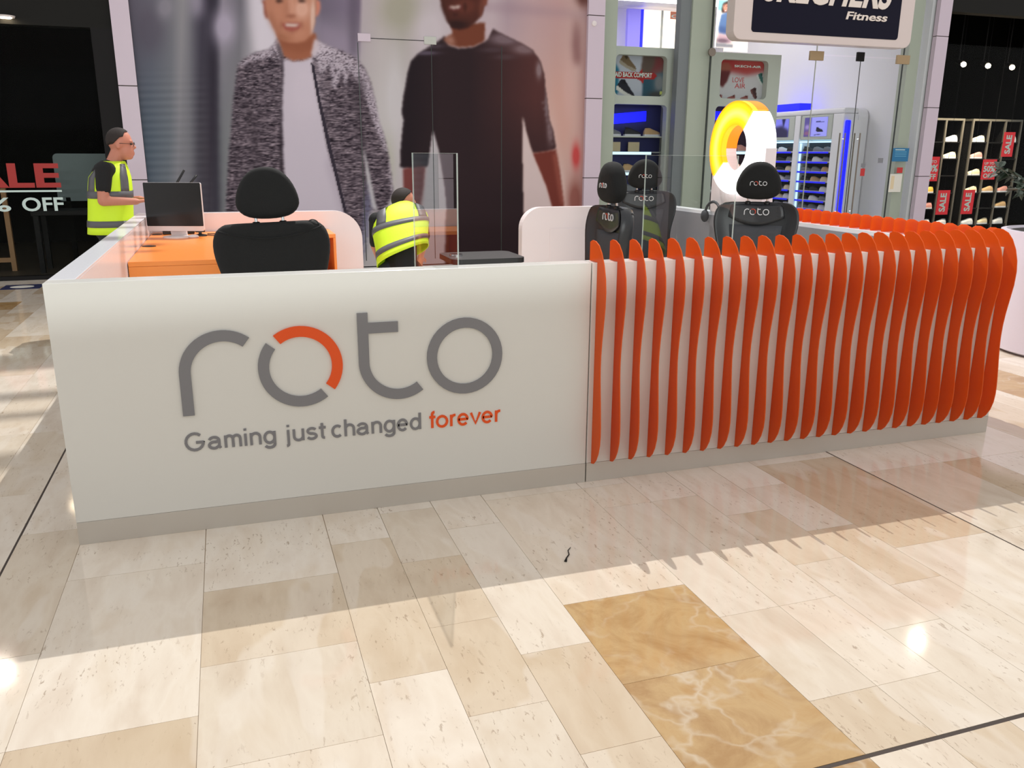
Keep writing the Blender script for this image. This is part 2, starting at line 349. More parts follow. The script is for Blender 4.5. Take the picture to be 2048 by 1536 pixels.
def text(s, o, m, parent, w=None, h=None, depth=0.003, bold=0.0, shear=0.0, name='lettering', side=FRONT, split=False, rot90=False, space=1.0):
    a, fs = text_mesh(s, w, h, depth, bold, 0.0 if split else shear, space)
    sk = (lambda q: np.stack([q[:, 0] + shear * q[:, 1], q[:, 1], q[:, 2]], 1)) if split and shear else (lambda q: q)
    if rot90: a = np.stack([-a[:, 1] + a[:, 1].max(), a[:, 0], a[:, 2]], 1)
    fn = side(o)
    for b, g in (islands(a, fs) if split else [(a, fs)]):
        k = MB(); k.add([fn(p) for p in sk(b)], g); obj(name, k, m, parent)
def arc(c, r, a0, a1, n=20):
    return [(c[0] + r * math.cos(math.radians(a0 + (a1 - a0) * k / n)), c[1] + r * math.sin(math.radians(a0 + (a1 - a0) * k / n))) for k in range(n + 1)]
RO, RI = 0.178, 0.132
def logo_bands():
    """the word mark as (part, inner line, outer line) in front-panel metres"""
    c = (0.633, 0.702); yield 'g', [(0.455, 0.5245)] + arc(c, RO, 180, 52, 24), [(0.501, 0.5245)] + arc(c, RI, 180, 52, 24)
    c = (0.9465, 0.7015); yield 'g', arc(c, RO, 141, 307, 26), arc(c, RI, 141, 307, 26)
    yield 'o', arc(c, RO, 127, -39, 26), arc(c, RI, 127, -39, 26)
    c = (1.373, 0.698); yield 'g', [(1.195, 0.921)] + arc(c, RO, 180, 307, 24), [(1.241, 0.921)] + arc(c, RI, 180, 307, 24)
    yield 'g2', [(1.241, 0.829), (1.373, 0.829)], [(1.241, 0.876), (1.373, 0.876)]
    c = (1.679, 0.697); yield 'g', arc(c, RO, 0, 360, 40), arc(c, RI, 0, 360, 40)

# ------------------------------------------------------------------ painter for printed posters (per-vertex print on a flat sheet)
class Print:
    def __init__(s, u0, u1, v0, v1, step, to_px):
        s.us = np.linspace(u0, u1, max(2, int((u1 - u0) / step))); s.vs = np.linspace(v0, v1, max(2, int((v1 - v0) / step)))
        U, V = np.meshgrid(s.us, s.vs); s.U, s.V = U, V; s.x, s.y = to_px(U, V); s.c = np.zeros(U.shape + (3,))
    def fill(s, c): s.c[:] = c
    def mask(s, poly, blur=0):
        x, y = s.x, s.y; m = np.zeros(x.shape, bool); n = len(poly)
        for i in range(n):
            x1, y1 = poly[i]; x2, y2 = poly[(i + 1) % n]
            if y1 == y2: continue
            m ^= ((y1 > y) != (y2 > y)) & (x < (x2 - x1) * (y - y1) / (y2 - y1) + x1)
        return s.blur(m.astype(float), blur)
    def blur(s, m, r):
        r = int(r)
        for _ in range(2 if r else 0):
            for ax in (0, 1):
                p = np.pad(m, [(r + 1, r) if k == ax else (0, 0) for k in (0, 1)], 'edge'); c = np.cumsum(p, ax)
                m = (np.take(c, range(2 * r + 1, c.shape[ax]), ax) - np.take(c, range(0, c.shape[ax] - 2 * r - 1), ax)) / (2 * r + 1)
        return m
    def poly(s, pts, c, blur=1, a=1.0, mul=None):
        m = s.mask(pts, blur) * a
        if mul is not None: m = m * mul
        s.c += (np.array(c, float) - s.c) * m[..., None]
        return m
    def blob(s, cx, cy, rx, ry, c, a=1.0, mul=None):
        m = np.clip(1.35 * np.exp(-(((s.x - cx) / rx) ** 2 + ((s.y - cy) / ry) ** 2)), 0, 1) * a
        if mul is not None: m = m * mul
        s.c += (np.array(c, float) - s.c) * m[..., None]
    def mesh(s, name, fn, m):
        h, w = s.U.shape; me = bpy.data.meshes.new(name)
        P = fn(s.U.ravel(), s.V.ravel()); i = np.arange(h * w).reshape(h, w)
        q = np.stack([i[:-1, :-1], i[:-1, 1:], i[1:, 1:], i[1:, :-1]], -1).reshape(-1, 4)
        me.vertices.add(h * w); me.vertices.foreach_set('co', np.stack(P, 1).astype('f').ravel())
        me.loops.add(q.size); me.loops.foreach_set('vertex_index', q.ravel()); me.polygons.add(len(q))
        me.polygons.foreach_set('loop_start', np.arange(0, q.size, 4)); me.polygons.foreach_set('loop_total', np.full(len(q), 4)); me.update(calc_edges=True)
        c = np.clip(s.c.reshape(-1, 3), 0, 255) / 255; c = np.where(c <= 0.04045, c / 12.92, ((c + 0.055) / 1.055) ** 2.4)
        a = me.color_attributes.new('print', 'FLOAT_COLOR', 'POINT'); a.data.foreach_set('color', np.concatenate([c, np.ones((len(c), 1))], 1).astype('f').ravel())
        me.materials.append(m); return me

# ------------------------------------------------------------------ floor of stone tiles
fl = MB(); fl.box(-9, 19, -16, 8.42, -0.12, -0.004)
floor = obj('floor', fl, M['grout'], kind='structure')
KX0, KX1, KY0, KY1 = 0.0, 4.9, 0.0, 4.06
def tile_mesh(w, d, m, _c={}):
    k = (round(w, 3), round(d, 3), m.name)
    if k not in _c:
        g = 0.0007; b = MB(); b.box(g, w - g, g, d - g, -0.0039, 0)
        _c[k] = b.mesh('tile', m)
    return _c[k]
far = {'lime': MB(), 'honey': MB()}
def far_tile(x0, x1, y0, y1, kind):
    g = 0.0015; far[kind].box(x0 + g, x1 - g, y0 + g, y1 - g, -0.0039, 0)
rows = lambda a, b: [round(-0.075 - 0.25 * k, 3) for k in range(b, a - 1, -1)]
NEAR = {  # measured joints (lower ends run on at random)
    0.0: [-0.325, -1.325], 0.5: [-0.575, -1.075, -1.575], 1.0: [-0.325, -1.325], 1.25: [-0.075, -0.575, -1.075, -1.575],
    1.5: [-0.325, -1.325, -1.825], 1.75: [-0.075, -1.075, -1.575, -2.075, -2.575], 2.25: [-0.325, -1.325, -1.825], 2.5: [-0.325, -1.325, -1.825],
    2.75: [-0.575, -1.075, -1.575], 3.0: [-0.825, -1.325], 3.25: [-0.075, -1.075, -1.825]}
XS = [-0.25, 0.0, 0.5, 1.0, 1.25, 1.5, 1.75, 2.25, 2.5, 2.75, 3.0, 3.25, 3.75]
XR = [3.75, 4.25, 4.5, 5.0, 5.5, 5.75, 6.25, 6.5, 7.0, 7.5, 8.0, 8.5]
XLf = [-0.25, -0.5, -0.75, -1.25, -1.5, -1.75, -2.25, -2.75, -3.25, -3.75]
cols = [(a, b) for a, b in zip(XS, XS[1:])] + [(a, b) for a, b in zip(XR, XR[1:])] + [(b, a) for a, b in zip(XLf, XLf[1:])]
n_tiles = 0
def in_view(x0, x1, y0, y1):
    for x in (x0, x1, (x0 + x1) / 2):
        for y in (y0, y1, (y0 + y1) / 2):
            if y > -3.2 + 0.0:
                u, v = px_of(x, y, 0)
                if -40 < u < 2090 and v < 1580: return True
    return False
def seen(x0, x1, y0, y1):
    """not under the kiosk and not hidden behind it"""
    if y1 <= 0.02: return True
    if x1 <= 0.0 and y0 < 8: return px_of(x1, y1, 0)[0] < 175
    if x0 >= 4.9: return px_of(x0, y0, 0)[0] > 1930
    return False
for a, b in cols:
    js = [8.4]; y = 8.4
    hon = (a, b) == (1.75, 2.25)
    y = 8.4 - rnd.choice([0.475, 0.725, 0.975]); js.append(round(y, 3))
    while y > -4.6:
        if a in NEAR and y <= 0.6 and NEAR[a] and not any(j in js for j in NEAR[a]):
            js += NEAR[a]; y = NEAR[a][-1]
        y = round(y - rnd.choice([0.5, 0.75, 1.0, 1.0]), 3)
        if a in NEAR and not any(j in js for j in NEAR[a]) and y < NEAR[a][0] + 0.2: continue
        js.append(y)
    js = sorted(set(js), reverse=True)
    # the dark expansion joint cuts every column
    js = sorted(set(js + [-2.075]), reverse=True)
    for y1, y0 in zip(js, js[1:]):
        kind = 'lime'
        if hon and y0 < -1.2 and y0 > -3.2: kind = 'honey'
        if (a, b) == (-1.75, -1.5) and 5.7 < y0 < 6.6: kind = 'honey'
        if (a, b) == (5.75, 6.25) and -0.2 < y0 < 0.75: kind = 'honey'
        x0, x1, ya, yb = a, b, y0, y1
        if abs(b + 0.25) < 1e-6: x1 -= 0.008
        if abs(a - 3.75) < 1e-6: x0 += 0.008
        if abs(ya + 2.075) < 1e-6: ya += 0.007
        if abs(yb + 2.075) < 1e-6: yb -= 0.007
        if seen(x0, x1, ya, yb) and in_view(x0, x1, ya, yb) and n_tiles < 296:
            o = bpy.data.objects.new('tile', tile_mesh(x1 - x0, yb - ya, M[kind])); COL.objects.link(o); o.parent = floor; o.location = (x0, ya, 0); n_tiles += 1
        else: far_tile(x0, x1, ya, yb, kind)
for x in np.arange(8.5, 18.5, 0.5):
    y = -16 + rnd.random()
    while y < 8.0: far_tile(x, x + 0.5, y, min(8.4, y + 1.0), 'lime'); y += 1.0
for x in np.arange(-8.75, -3.8, 0.5):
    y = -16 + rnd.random()
    while y < 8.0: far_tile(x, x + 0.5, y, min(8.4, y + 1.0), 'lime'); y += 1.0
for x in np.arange(-3.75, 8.5, 0.5):
    for y in np.arange(-16, -5, 1.0): far_tile(x, x + 0.5, y, y + 1.0, 'lime')
obj('far_tiles', far['lime'], M['lime'], floor)['kind'] = 'stuff'
obj('far_honey_tiles', far['honey'], M['honey'], floor)['kind'] = 'stuff'
for nm, bx in (('expansion_joint', (-0.258, -0.25, -4.6, 8.4)), ('expansion_joint', (3.75, 3.758, -4.6, 8.4)), ('expansion_joint', (-3.7, 8.5, -2.082, -2.068))):
    obj('expansion_joint', MB().box(*bx, -0.0039, -0.001), M['joint'], floor)
# floor sticker far left
st = MB(); st.box(-1.93, -1.50, 7.62, 8.0, 0.0, 0.002); stk = obj('floor_sticker', st, M['navy_mat'])
tag(stk, 'navy floor sticker with a pale oval lying before the dark shop', 'sticker')
sv = MB(); sv.lathe([(0.001, 0.002), (1, 0.002), (1, 0.003), (0.001, 0.003)], 24); sv.v = [(-1.72 + x * 0.13, 7.81 + y * 0.1, z) for x, y, z in sv.v]
obj('oval_print', sv, M['paper'], stk)

# unseen blocker added behind the camera: only the counter's top gets the strip lamp
b = MB(); b.loft([[(-7, -7.75, z), (10, -6.35, z), (10, -6.25, z), (-7, -7.65, z)] for z in (0.0, 2.165)]); obj('light_blocker', b, M['shop_grey'], kind='structure')
# unseen slats added over the left aisle to shade floor and counter in bands
for i, (y0, y1) in enumerate(((5.62, 5.75), (5.418, 5.462), (5.317, 5.344), (5.10, 5.156), (4.65, 4.965))):
    obj('trim_%d' % (20 + i), MB().box(-4.0, 2.55 if i == 4 else 2.66, y0, y1, 7.0, 7.02), M['sign_white'], kind='structure')
# ------------------------------------------------------------------ kiosk
H = 1.1
# front counter with the word mark
k = thing('front_counter', 'white front counter with large grey and orange lettering and steel plinth', 'counter', (0, 0, 0))
obj('front_panel', MB().box(0, 2.297, 0.0, 0.1, 0.1, H), M['white'], k, bevel=0.002)
obj('plinth', MB().box(0.0, 2.297, -0.001, 0.1, 0, 0.0995), M['steel'], k, bevel=0.001)
for c, a, b in logo_bands():
    m = MB(); m.band(a, b, FXZ, -0.009, 0.0); obj('letter' if c != 'g2' else 'letter_crossbar', m, M['orange_letter'] if c == 'o' else M['grey_letter'], k)
XH = 0.70                      # x-height in cap heights
def stroke_glyph(ch):
    """centre lines of a plain grotesque letter, cap height 1; returns (strokes, advance)"""
    r = XH / 2; E = lambda cx, cy, rx, ry, a0, a1, n=16: [(cx + rx * math.cos(math.radians(a0 + (a1 - a0) * k / n)), cy + ry * math.sin(math.radians(a0 + (a1 - a0) * k / n))) for k in range(n + 1)]
    if ch == 'G': return [E(0.5, 0.5, 0.42, 0.47, 48, 360) + [(0.92, 0.46)], [(0.56, 0.46), (0.92, 0.46)]], 1.13
    if ch == 'a': return [E(0.30, XH - 0.25, 0.24, 0.21, 160, 0) + [(0.54, 0.12), (0.60, 0.02)], [(0.54, 0.42)] + E(0.30, 0.21, 0.25, 0.18, 75, 285) + [(0.54, 0.16)]], 0.76
    if ch == 'm': return [[(0.10, 0), (0.10, XH)], [(0.10, 0.40)] + E(0.28, XH - 0.23, 0.18, 0.20, 180, 0) + [(0.46, 0)], [(0.46, 0.40)] + E(0.64, XH - 0.23, 0.18, 0.20, 180, 0) + [(0.82, 0)]], 0.98
    if ch == 'i': return [[(0.10, 0), (0.10, XH)], [(0.10, 0.88), (0.10, 1.0)]], 0.28
    if ch == 'j': return [[(0.12, XH), (0.12, -0.16)] + E(0.02, -0.16, 0.10, 0.09, 0, -90), [(0.12, 0.88), (0.12, 1.0)]], 0.30
    if ch in 'nh': return [[(0.10, 0), (0.10, XH if ch == 'n' else 1.0)], [(0.10, 0.38)] + E(0.32, XH - 0.26, 0.22, 0.23, 180, 0) + [(0.54, 0)]], 0.70
    if ch == 'g': return [E(0.32, r, 0.25, r - 0.03, 0, 360), [(0.57, XH), (0.57, -0.04)] + E(0.32, -0.04, 0.25, 0.20, 0, -155)], 0.72
    if ch == 'u': return [[(0.10, XH), (0.10, 0.28)] + E(0.32, 0.26, 0.22, 0.23, 180, 360) + [(0.54, XH)], [(0.54, 0.3), (0.54, 0)]], 0.70
    if ch == 's': return [E(0.28, XH - 0.19, 0.20, 0.16, 25, 250, 12) + E(0.28, 0.19, 0.22, 0.16, 80, -160, 12)], 0.62
    if ch == 't': return [[(0.18, 0.93), (0.18, 0.16)] + E(0.28, 0.13, 0.10, 0.10, 180, 280, 6), [(0.02, XH - 0.04), (0.36, XH - 0.04)]], 0.42
    if ch == 'c': return [E(0.32, r, 0.25, r - 0.03, 48, 312)], 0.66
    if ch == 'e': return [[(0.07, r + 0.01), (0.57, r + 0.01)] + E(0.32, r, 0.25, r - 0.03, 4, 318)], 0.72
    if ch == 'd': return [E(0.32, r, 0.25, r - 0.03, 0, 360), [(0.57, 0), (0.57, 1.0)]], 0.72
    if ch == 'f': return [[(0.17, 0), (0.17, 0.82)] + E(0.29, 0.82, 0.12, 0.14, 180, 85, 6), [(0.02, XH - 0.04), (0.34, XH - 0.04)]], 0.38
    if ch == 'o': return [E(0.32, r, 0.27, r - 0.03, 0, 360)], 0.72
    if ch == 'r': return [[(0.10, 0), (0.10, XH)], [(0.10, 0.36)] + E(0.30, XH - 0.26, 0.20, 0.23, 180, 82, 8)], 0.42
    if ch == 'v': return [[(0.04, XH), (0.29, 0.02), (0.54, XH)]], 0.62
def stroke_word(word, x0, x1, z0, cap, m, parent, wgt=0.074, depth=0.004):
    adv = sum(stroke_glyph(c)[1] for c in word); kx = (x1 - x0) / (adv - 0.12); x = x0
    for c in word:
        st, a = stroke_glyph(c); b = MB()
        for li, ln in enumerate(st):
            P = [Vector((x + px * kx, z0 + pz * cap)) for px, pz in ln]; L = []; Rr = []; w = wgt * cap
            for i, p in enumerate(P):
                t0 = (P[min(i + 1, len(P) - 1)] - P[max(i - 1, 0)])
                if c == 'v' and i == 1: t0 = Vector((1, 0)); 
                if (P[0] - P[-1]).length < 1e-5 and i in (0, len(P) - 1): t0 = P[1] - P[-2]
                t0.normalize(); n = Vector((-t0.y, t0.x)); L.append(tuple(p + n * w)); Rr.append(tuple(p - n * w))
            b.band(L, Rr, FXZ, -depth - 0.0002 * li, 0.0)
        obj('letter', b, m, parent); x += a * kx
def zx(px, py): return at(340 + px / 3.012, 610 + py / 3.012, Y=0).x
stroke_word('Gaming', zx(88, 850), zx(635, 810), 0.367, 0.078, M['grey_letter'], k); stroke_word('just', zx(700, 810), zx(932, 770), 0.367, 0.076, M['grey_letter'], k)
stroke_word('changed', zx(972, 770), zx(1508, 715), 0.366, 0.078, M['grey_letter'], k); stroke_word('forever', zx(1560, 700), zx(1985, 670), 0.365, 0.079, M['orange_letter'], k)

# fin profile: Y outwards negative, Z
FIN = [(0.088, 1.101), (0.088, 1.188), (0.062, 1.199), (0.027, 1.197), (-0.012, 1.181), (-0.045, 1.148), (-0.075, 1.095), (-0.094, 1.035), (-0.101, 0.975), (-0.098, 0.9), (-0.086, 0.82),
       (-0.073, 0.735), (-0.066, 0.665), (-0.064, 0.6), (-0.067, 0.54), (-0.072, 0.48), (-0.077, 0.43), (-0.082, 0.375), (-0.086, 0.32), (-0.087, 0.27), (-0.082, 0.22), (-0.067, 0.17), (-0.044, 0.13), (-0.017, 0.104), (-0.0015, 0.097), (-0.0015, 1.101)]
FIN = [(a - (0.012 * (1.1 - z) if a < -0.01 and z < 1.1 else 0), z) for a, z in FIN]
k2 = thing('fin_counter', 'white front counter covered in wavy orange fins on steel plinth', 'counter', (2.303, 0, 0))
obj('front_panel', MB().box(0, 2.597, 0.0, 0.1, 0.1, H), M['white'], k2, bevel=0.002)
obj('plinth', MB().box(0, 2.597, -0.001, 0.1, 0, 0.0995), M['steel'], k2, bevel=0.001)
fb = MB(); fb.prism(FIN, FYZ, -0.0025, 0.0025); fin_me = fb.mesh('fin', M['orange'])
for i in range(25):
    o = bpy.data.objects.new('fin', fin_me); COL.objects.link(o); o.parent = k2; o.location = (0.026 + 0.1035 * i, 0, 0)
# left side counter
k3 = thing('side_counter', 'long plain white side counter running back from the front corner', 'counter', (0, 0.1015, 0))
obj('side_panel', MB().box(0, 0.1, 0.0, 3.93, 0.1, H - 0.012), M['white2'], k3); obj('counter_top', MB().box(0, 0.1, 0, 3.93, H - 0.012, H), M['white2'], k3, bevel=0.002)
obj('plinth', MB().box(0.0, 0.1, 0, 3.93, 0, 0.0995), M['steel'], k3)
# right side counter with fins along the first two metres
k4 = thing('side_fin_counter', 'white side counter with orange fins standing above its inner edge', 'counter', (4.8, 0.1015, 0))
obj('side_panel', MB().box(0, 0.1, 0.0, 3.96, 0.1, H), M['white2'], k4, bevel=0.002); obj('plinth', MB().box(0, 0.1, 0, 3.96, 0, 0.0995), M['steel'], k4)
obj('shade_sheet', MB().box(-0.005, -0.0005, 0.0, 3.96, 0.1, H - 0.03), mat('shade_grey', (150, 150, 156), 0.4), k4)  # grey sheet stands in for shade on the inner wall face
sb = MB(); sb.prism(FIN, lambda a, b, d: (0.1 - a, d, b), -0.0025, 0.0025); sfin = sb.mesh('fin', M['orange'])
for i in range(21):
    o = bpy.data.objects.new('fin', sfin); COL.objects.link(o); o.parent = k4; o.location = (0, 0.03 + 0.1035 * i, 0)
# back panels
k5 = thing('back_panel', 'white back panel with rounded corner behind the orange desk', 'panel', (0.1, 3.94, 0))
b = MB(); b.prism(rrect(0.0, 1.72, 0.1, H - 0.003, (0, 0, 0.24, 0), 10), FXZ, 0, 0.095); obj('panel_board', b, M['pink_white'], k5)
obj('plinth', MB().box(0, 1.72, 0.0, 0.095, 0, 0.0995), M['steel'], k5)
k6 = thing('back_panel', 'white back panel with rounded corner and door seam behind the turned chair', 'panel', (3.32, 3.94, 0))
b = MB(); b.prism(rrect(0.0, 1.475, 0.1, H, (0, 0, 0, 0.2), 10), FXZ, 0, 0.1); obj('panel_board', b, M['pink_white'], k6)
obj('plinth', MB().box(0, 1.475, 0, 0.1, 0, 0.0995), M['steel'], k6)
obj('access_door', MB().box(0.28, 1.0, -0.006, 0.0, 0.14, 0.90), M['pink_white'], k6, bevel=0.002)

# orange desk units
d1 = thing('desk_unit', 'orange desk unit with cable holes against the white side counter', 'desk', (0.104, 1.94, 0))
obj('desk_top', MB().box(0, 0.62, 0, 1.99, 0.915, 0.945), M['orange_board'], d1, bevel=0.002)
obj('front_board', MB().box(0.0, 0.62, 0.0, 0.02, 0.1, 0.914), M['orange_board'], d1); obj('side_board', MB().box(0.598, 0.62, 0.021, 1.98, 0.1, 0.914), M['orange_board'], d1)
obj('base_board', MB().box(0.0, 0.6, 0.02, 1.98, 0.0, 0.1), M['dark'], d1)
for cx, cy in ((at(250, 494, Z=.945)[:2]), (at(300, 493, Z=.945)[:2]), (at(273, 470, Z=.945)[:2]), (at(312, 468.5, Z=.945)[:2])):
    g = MB(); g.lathe([(0.0005, 0), (0.04, 0), (0.04, 0.003), (0.034, 0.004), (0.0005, 0.0015)], 20); obj('cable_hole', g, M['black_plastic'], d1, loc=(max(cx, 0.15) - 0.104, cy - 1.94, 0.9452))
d2 = thing('desk_unit', 'orange open shelf unit against the rounded back panel behind the black chair', 'desk', (0.727, 3.43, 0))
obj('desk_top', MB().box(0, 0.80, 0, 0.505, 0.915, 0.945), M['orange_board'], d2, bevel=0.002)
for x in (0.0, 0.39, 0.78): obj('side_board', MB().box(x, x + 0.02, 0, 0.505, 0.06, 0.914), M['orange_board'], d2)
for x0, x1 in ((0.021, 0.389), (0.411, 0.779)): obj('shelf', MB().box(x0, x1, 0.01, 0.49, 0.555, 0.575), M['orange_board'], d2); obj('back_board', MB().box(x0, x1, 0.49, 0.504, 0.08, 0.91), M['orange_board'], d2)
obj('base_board', MB().box(0, 0.8, 0.02, 0.5, 0.0, 0.058), M['dark'], d2)
cb = thing('cardboard_box', 'small brown cardboard box on the shelf of the orange open unit', 'box', (1.17, 3.5, 0.576))
obj('carton', MB().box(0, 0.26, 0, 0.3, 0, 0.12), M['cardboard'], cb, bevel=0.003); obj('packing_tape', MB().box(0.0, 0.26, 0.12, 0.17, 0.1202, 0.1212), M['wood'], cb)

# all-in-one computer on the desk
pm = at(349, 475, Z=.945)
mo = thing('desktop_computer', 'all-in-one desktop computer with black screen on the orange desk', 'computer', (pm.x + 0.02, pm.y, 0.9455), math.radians(-16))
b = MB(); b.lathe([(0.001, 0), (0.105, 0), (0.105, 0.008), (0.09, 0.012), (0.001, 0.012)], 28); obj('stand_base', b, M['white_plastic'], mo, smooth='auto')
b = MB(); b.loft([[(x, y, z) for x, y in ((-0.06, d - 0.012), (0.06, d - 0.012), (0.06, d + 0.012), (-0.06, d + 0.012))] for d, z in ((0.06, 0.01), (0.05, 0.06), (0.035, 0.12), (0.03, 0.2))]); obj('stand_neck', b, M['white_plastic'], mo, smooth='auto')
b = MB(); b.prism(rrect(-0.215, 0.215, 0.05, 0.415, 0.012), FXZ, -0.012, 0.018); obj('housing', b, M['white_plastic'], mo)
b = MB(); b.prism(rrect(-0.215, 0.215, 0.088, 0.415, 0.008), FXZ, -0.0145, -0.012); obj('screen', b, M['screen'], mo)
# router behind it
pr = at(345, 470, Z=.945)
ro = thing('wireless_router', 'black wireless router with two aerials behind the black computer screen', 'router', (pm.x + 0.02, pm.y + 0.33, 0.9455))
obj('router_case', MB().box(-0.12, 0.12, -0.07, 0.07, 0, 0.04), M['black_plastic'], ro, bevel=0.006)
for x0, dx in ((-0.07, 0.16), (0.05, 0.13)):
    b = MB(); b.tube([(x0, 0.04, 0.03), (x0 + dx * .2, 0.045, 0.25), (x0 + dx * .55, 0.05, 0.40), (x0 + dx * .95, 0.055, 0.50 if dx > .14 else 0.46)], [0.007, 0.007, 0.01, 0.009], 8); obj('aerial', b, M['black_plastic'], ro, smooth=True)
pw = at(401, 472, Z=.945)
wc = thing('card_reader', 'small black card reader on a stand beside the computer base', 'card reader', (pw.x, pw.y, 0.945), 0.15)
b = MB(); b.prism(rrect(-0.036, 0.036, 0.03, 0.092, 0.008), FXZ, -0.015, 0.03); obj('reader_body', b, M['black_plastic'], wc)
b = MB(); b.lathe([(0.001, 0), (0.05, 0), (0.045, 0.012), (0.012, 0.018), (0.012, 0.03), (0.001, 0.03)], 18); obj('reader_foot', b, M['black_plastic'], wc, smooth='auto')
b = MB(); b.tube([(pw.x + 0.04, pw.y, 0.952), (pw.x + 0.10, pw.y - 0.03, 0.951), (pw.x + 0.16, pw.y + 0.02, 0.951), (pw.x + 0.13, pw.y + 0.10, 0.951), (pw.x + 0.05, pw.y + 0.11, 0.951)], 0.004, 6)
tag(obj('cable', b, M['black_plastic'], smooth=True), 'thin black cable curled on the orange desk by the card reader', 'cable')
pd = at(380, 473, Z=.945)
b = MB(); b.loft([[(pd.x + 0.03 + rx * math.cos(a), pd.y - 0.10 + ry * math.sin(a), z) for a in [2 * PI * q / 18 for q in range(18)]] for rx, ry, z in ((0.038, 0.03, 0.9455), (0.04, 0.032, 0.955), (0.032, 0.024, 0.965), (0.012, 0.008, 0.970))])
tag(obj('computer_mouse', b, M['white_plastic'], smooth=True), 'white rounded mouse between the computer and the card reader', 'mouse')

# clear screens between the stations
def acrylic_sheet(x, y0, y1, z0, z1, label):
    t = thing('acrylic_screen', label, 'screen', (x, y0, z0))
    obj('sheet', MB().box(-0.003, 0.003, 0.004, y1 - y0 - 0.004, 0, z1 - z0 - 0.004), M['acrylic'], t)
    obj('edge_strip', MB().box(-0.003, 0.003, 0, 0.004, 0, z1 - z0), M['edge'], t); obj('edge_strip', MB().box(-0.004, 0.004, y1 - y0 - 0.0035, y1 - y0, 0, z1 - z0), M['edge'], t)
    obj('edge_strip', MB().box(-0.004, 0.004, 0.0036, y1 - y0 - 0.0036, z1 - z0 - 0.002, z1 - z0), M['edge'], t)
    for y in (0.12, y1 - y0 - 0.22): obj('foot', MB().box(-0.06, 0.06, y, y + 0.1, -0.0001 - 0.02, -0.0001), M['steel'], t, bevel=0.003)
    return t
acrylic_sheet(1.68, 0.10, 1.05, 0.02, 1.592, 'clear acrylic screen standing near the black chair in front of the bending worker')
acrylic_sheet(3.42, 0.57, 1.68, 0.02, 1.585, 'clear acrylic screen standing behind the orange fins between the logo chairs')
# black fold-out table
ft = thing('folding_table', 'flat black table top just above the white front counter edge', 'table', (2.0, 0.75, 0))
b = MB(); b.prism(rrect(-0.22, 0.18, -0.17, 0.17, 0.05), FXY, 1.035, 1.062); obj('table_top', b, M['black_plastic'], ft)
b = MB(); b.lathe([(0.001, 0), (0.2, 0), (0.2, 0.02), (0.03, 0.04), (0.025, 1.034), (0.001, 1.034)], 20); obj('pedestal', b, M['black_plastic'], ft, smooth='auto')
b = MB(); b.lathe([(0.001, 1.0622), (0.035, 1.0622), (0.035, 1.072), (0.001, 1.074)], 16, (-0.16, 0, 0)); obj('knob', b, M['chrome'], ft, smooth='auto')

# totem with the glowing ring
tm = thing('totem', 'white totem slab standing in the right side counter under the ring', 'totem', (4.795, 2.30, 0))
CZ, CY = 1.640, 0.385
out = [(0, 1.101)] + [(0, CZ)] + [(CY + 0.19 * math.cos(math.radians(a)), CZ + 0.19 * math.sin(math.radians(a))) for a in np.linspace(180, 360, 21)] + [(0.77, CZ), (0.77, 1.101)]
b = MB(); b.prism(out, FYZ, 0.0, 0.10); obj('slab', b, M['pink_white'], tm)
rg = thing('ring_sign', 'glowing orange and white ring sign on top of the white totem', 'sign', (4.795, 2.30 + CY, CZ + 0.002))
RR, RN = 0.375, 0.185
def ring_seg(name, a0, a1, mf, mr):
    b = MB(); b.band(arc((0, 0), RR, a0, a1, 40), arc((0, 0), RN, a0, a1, 40), FYZ, -0.05, -0.003); s_ = obj(name, b, mf, rg)
    return s_
# angles: Y grows away from the camera, so 0 degrees is the far side
ring_seg('orange_arc', -38, 128, M['ring_orange'], None); ring_seg('white_arc', 131, 319, M['ring_white'], None)
for nm, a0, a1, m in (('orange_rim', 0, 128, M['ring_rim']), ('white_rim', 131, 180, M['ring_white'])):
    c = MB(); c.band(arc((0, 0), RR, a0, a1, 30), arc((0, 0), RN, a0, a1, 30), FYZ, -0.0028, 0.10); obj(nm, c, m, rg)
hs = thing('headset', 'grey headset with orange ear pad hung on the white totem', 'headset', (4.752, 2.95, 1.06))
b = MB(); b.tube([(0, 0.13 * math.cos(a), 0.13 * math.sin(a)) for a in np.linspace(0.1, PI - 0.1, 14)], 0.012, 8); obj('headband', b, M['char'], hs, smooth=True)
b = MB(); b.ell((0, -0.13, 0.0), (0.03, 0.05, 0.055)); obj('ear_pad', b, M['orange_letter'], hs, smooth=True)
b = MB(); b.ell((0, 0.13, 0.0), (0.03, 0.05, 0.055)); obj('ear_pad', b, M['char'], hs, smooth=True)
b = MB(); b.tube([(0.013, 0, 0.128), (-0.02, 0, 0.118), (-0.02, 0, 0.13)], 0.005, 6); obj('hook', b, M['char'], hs)

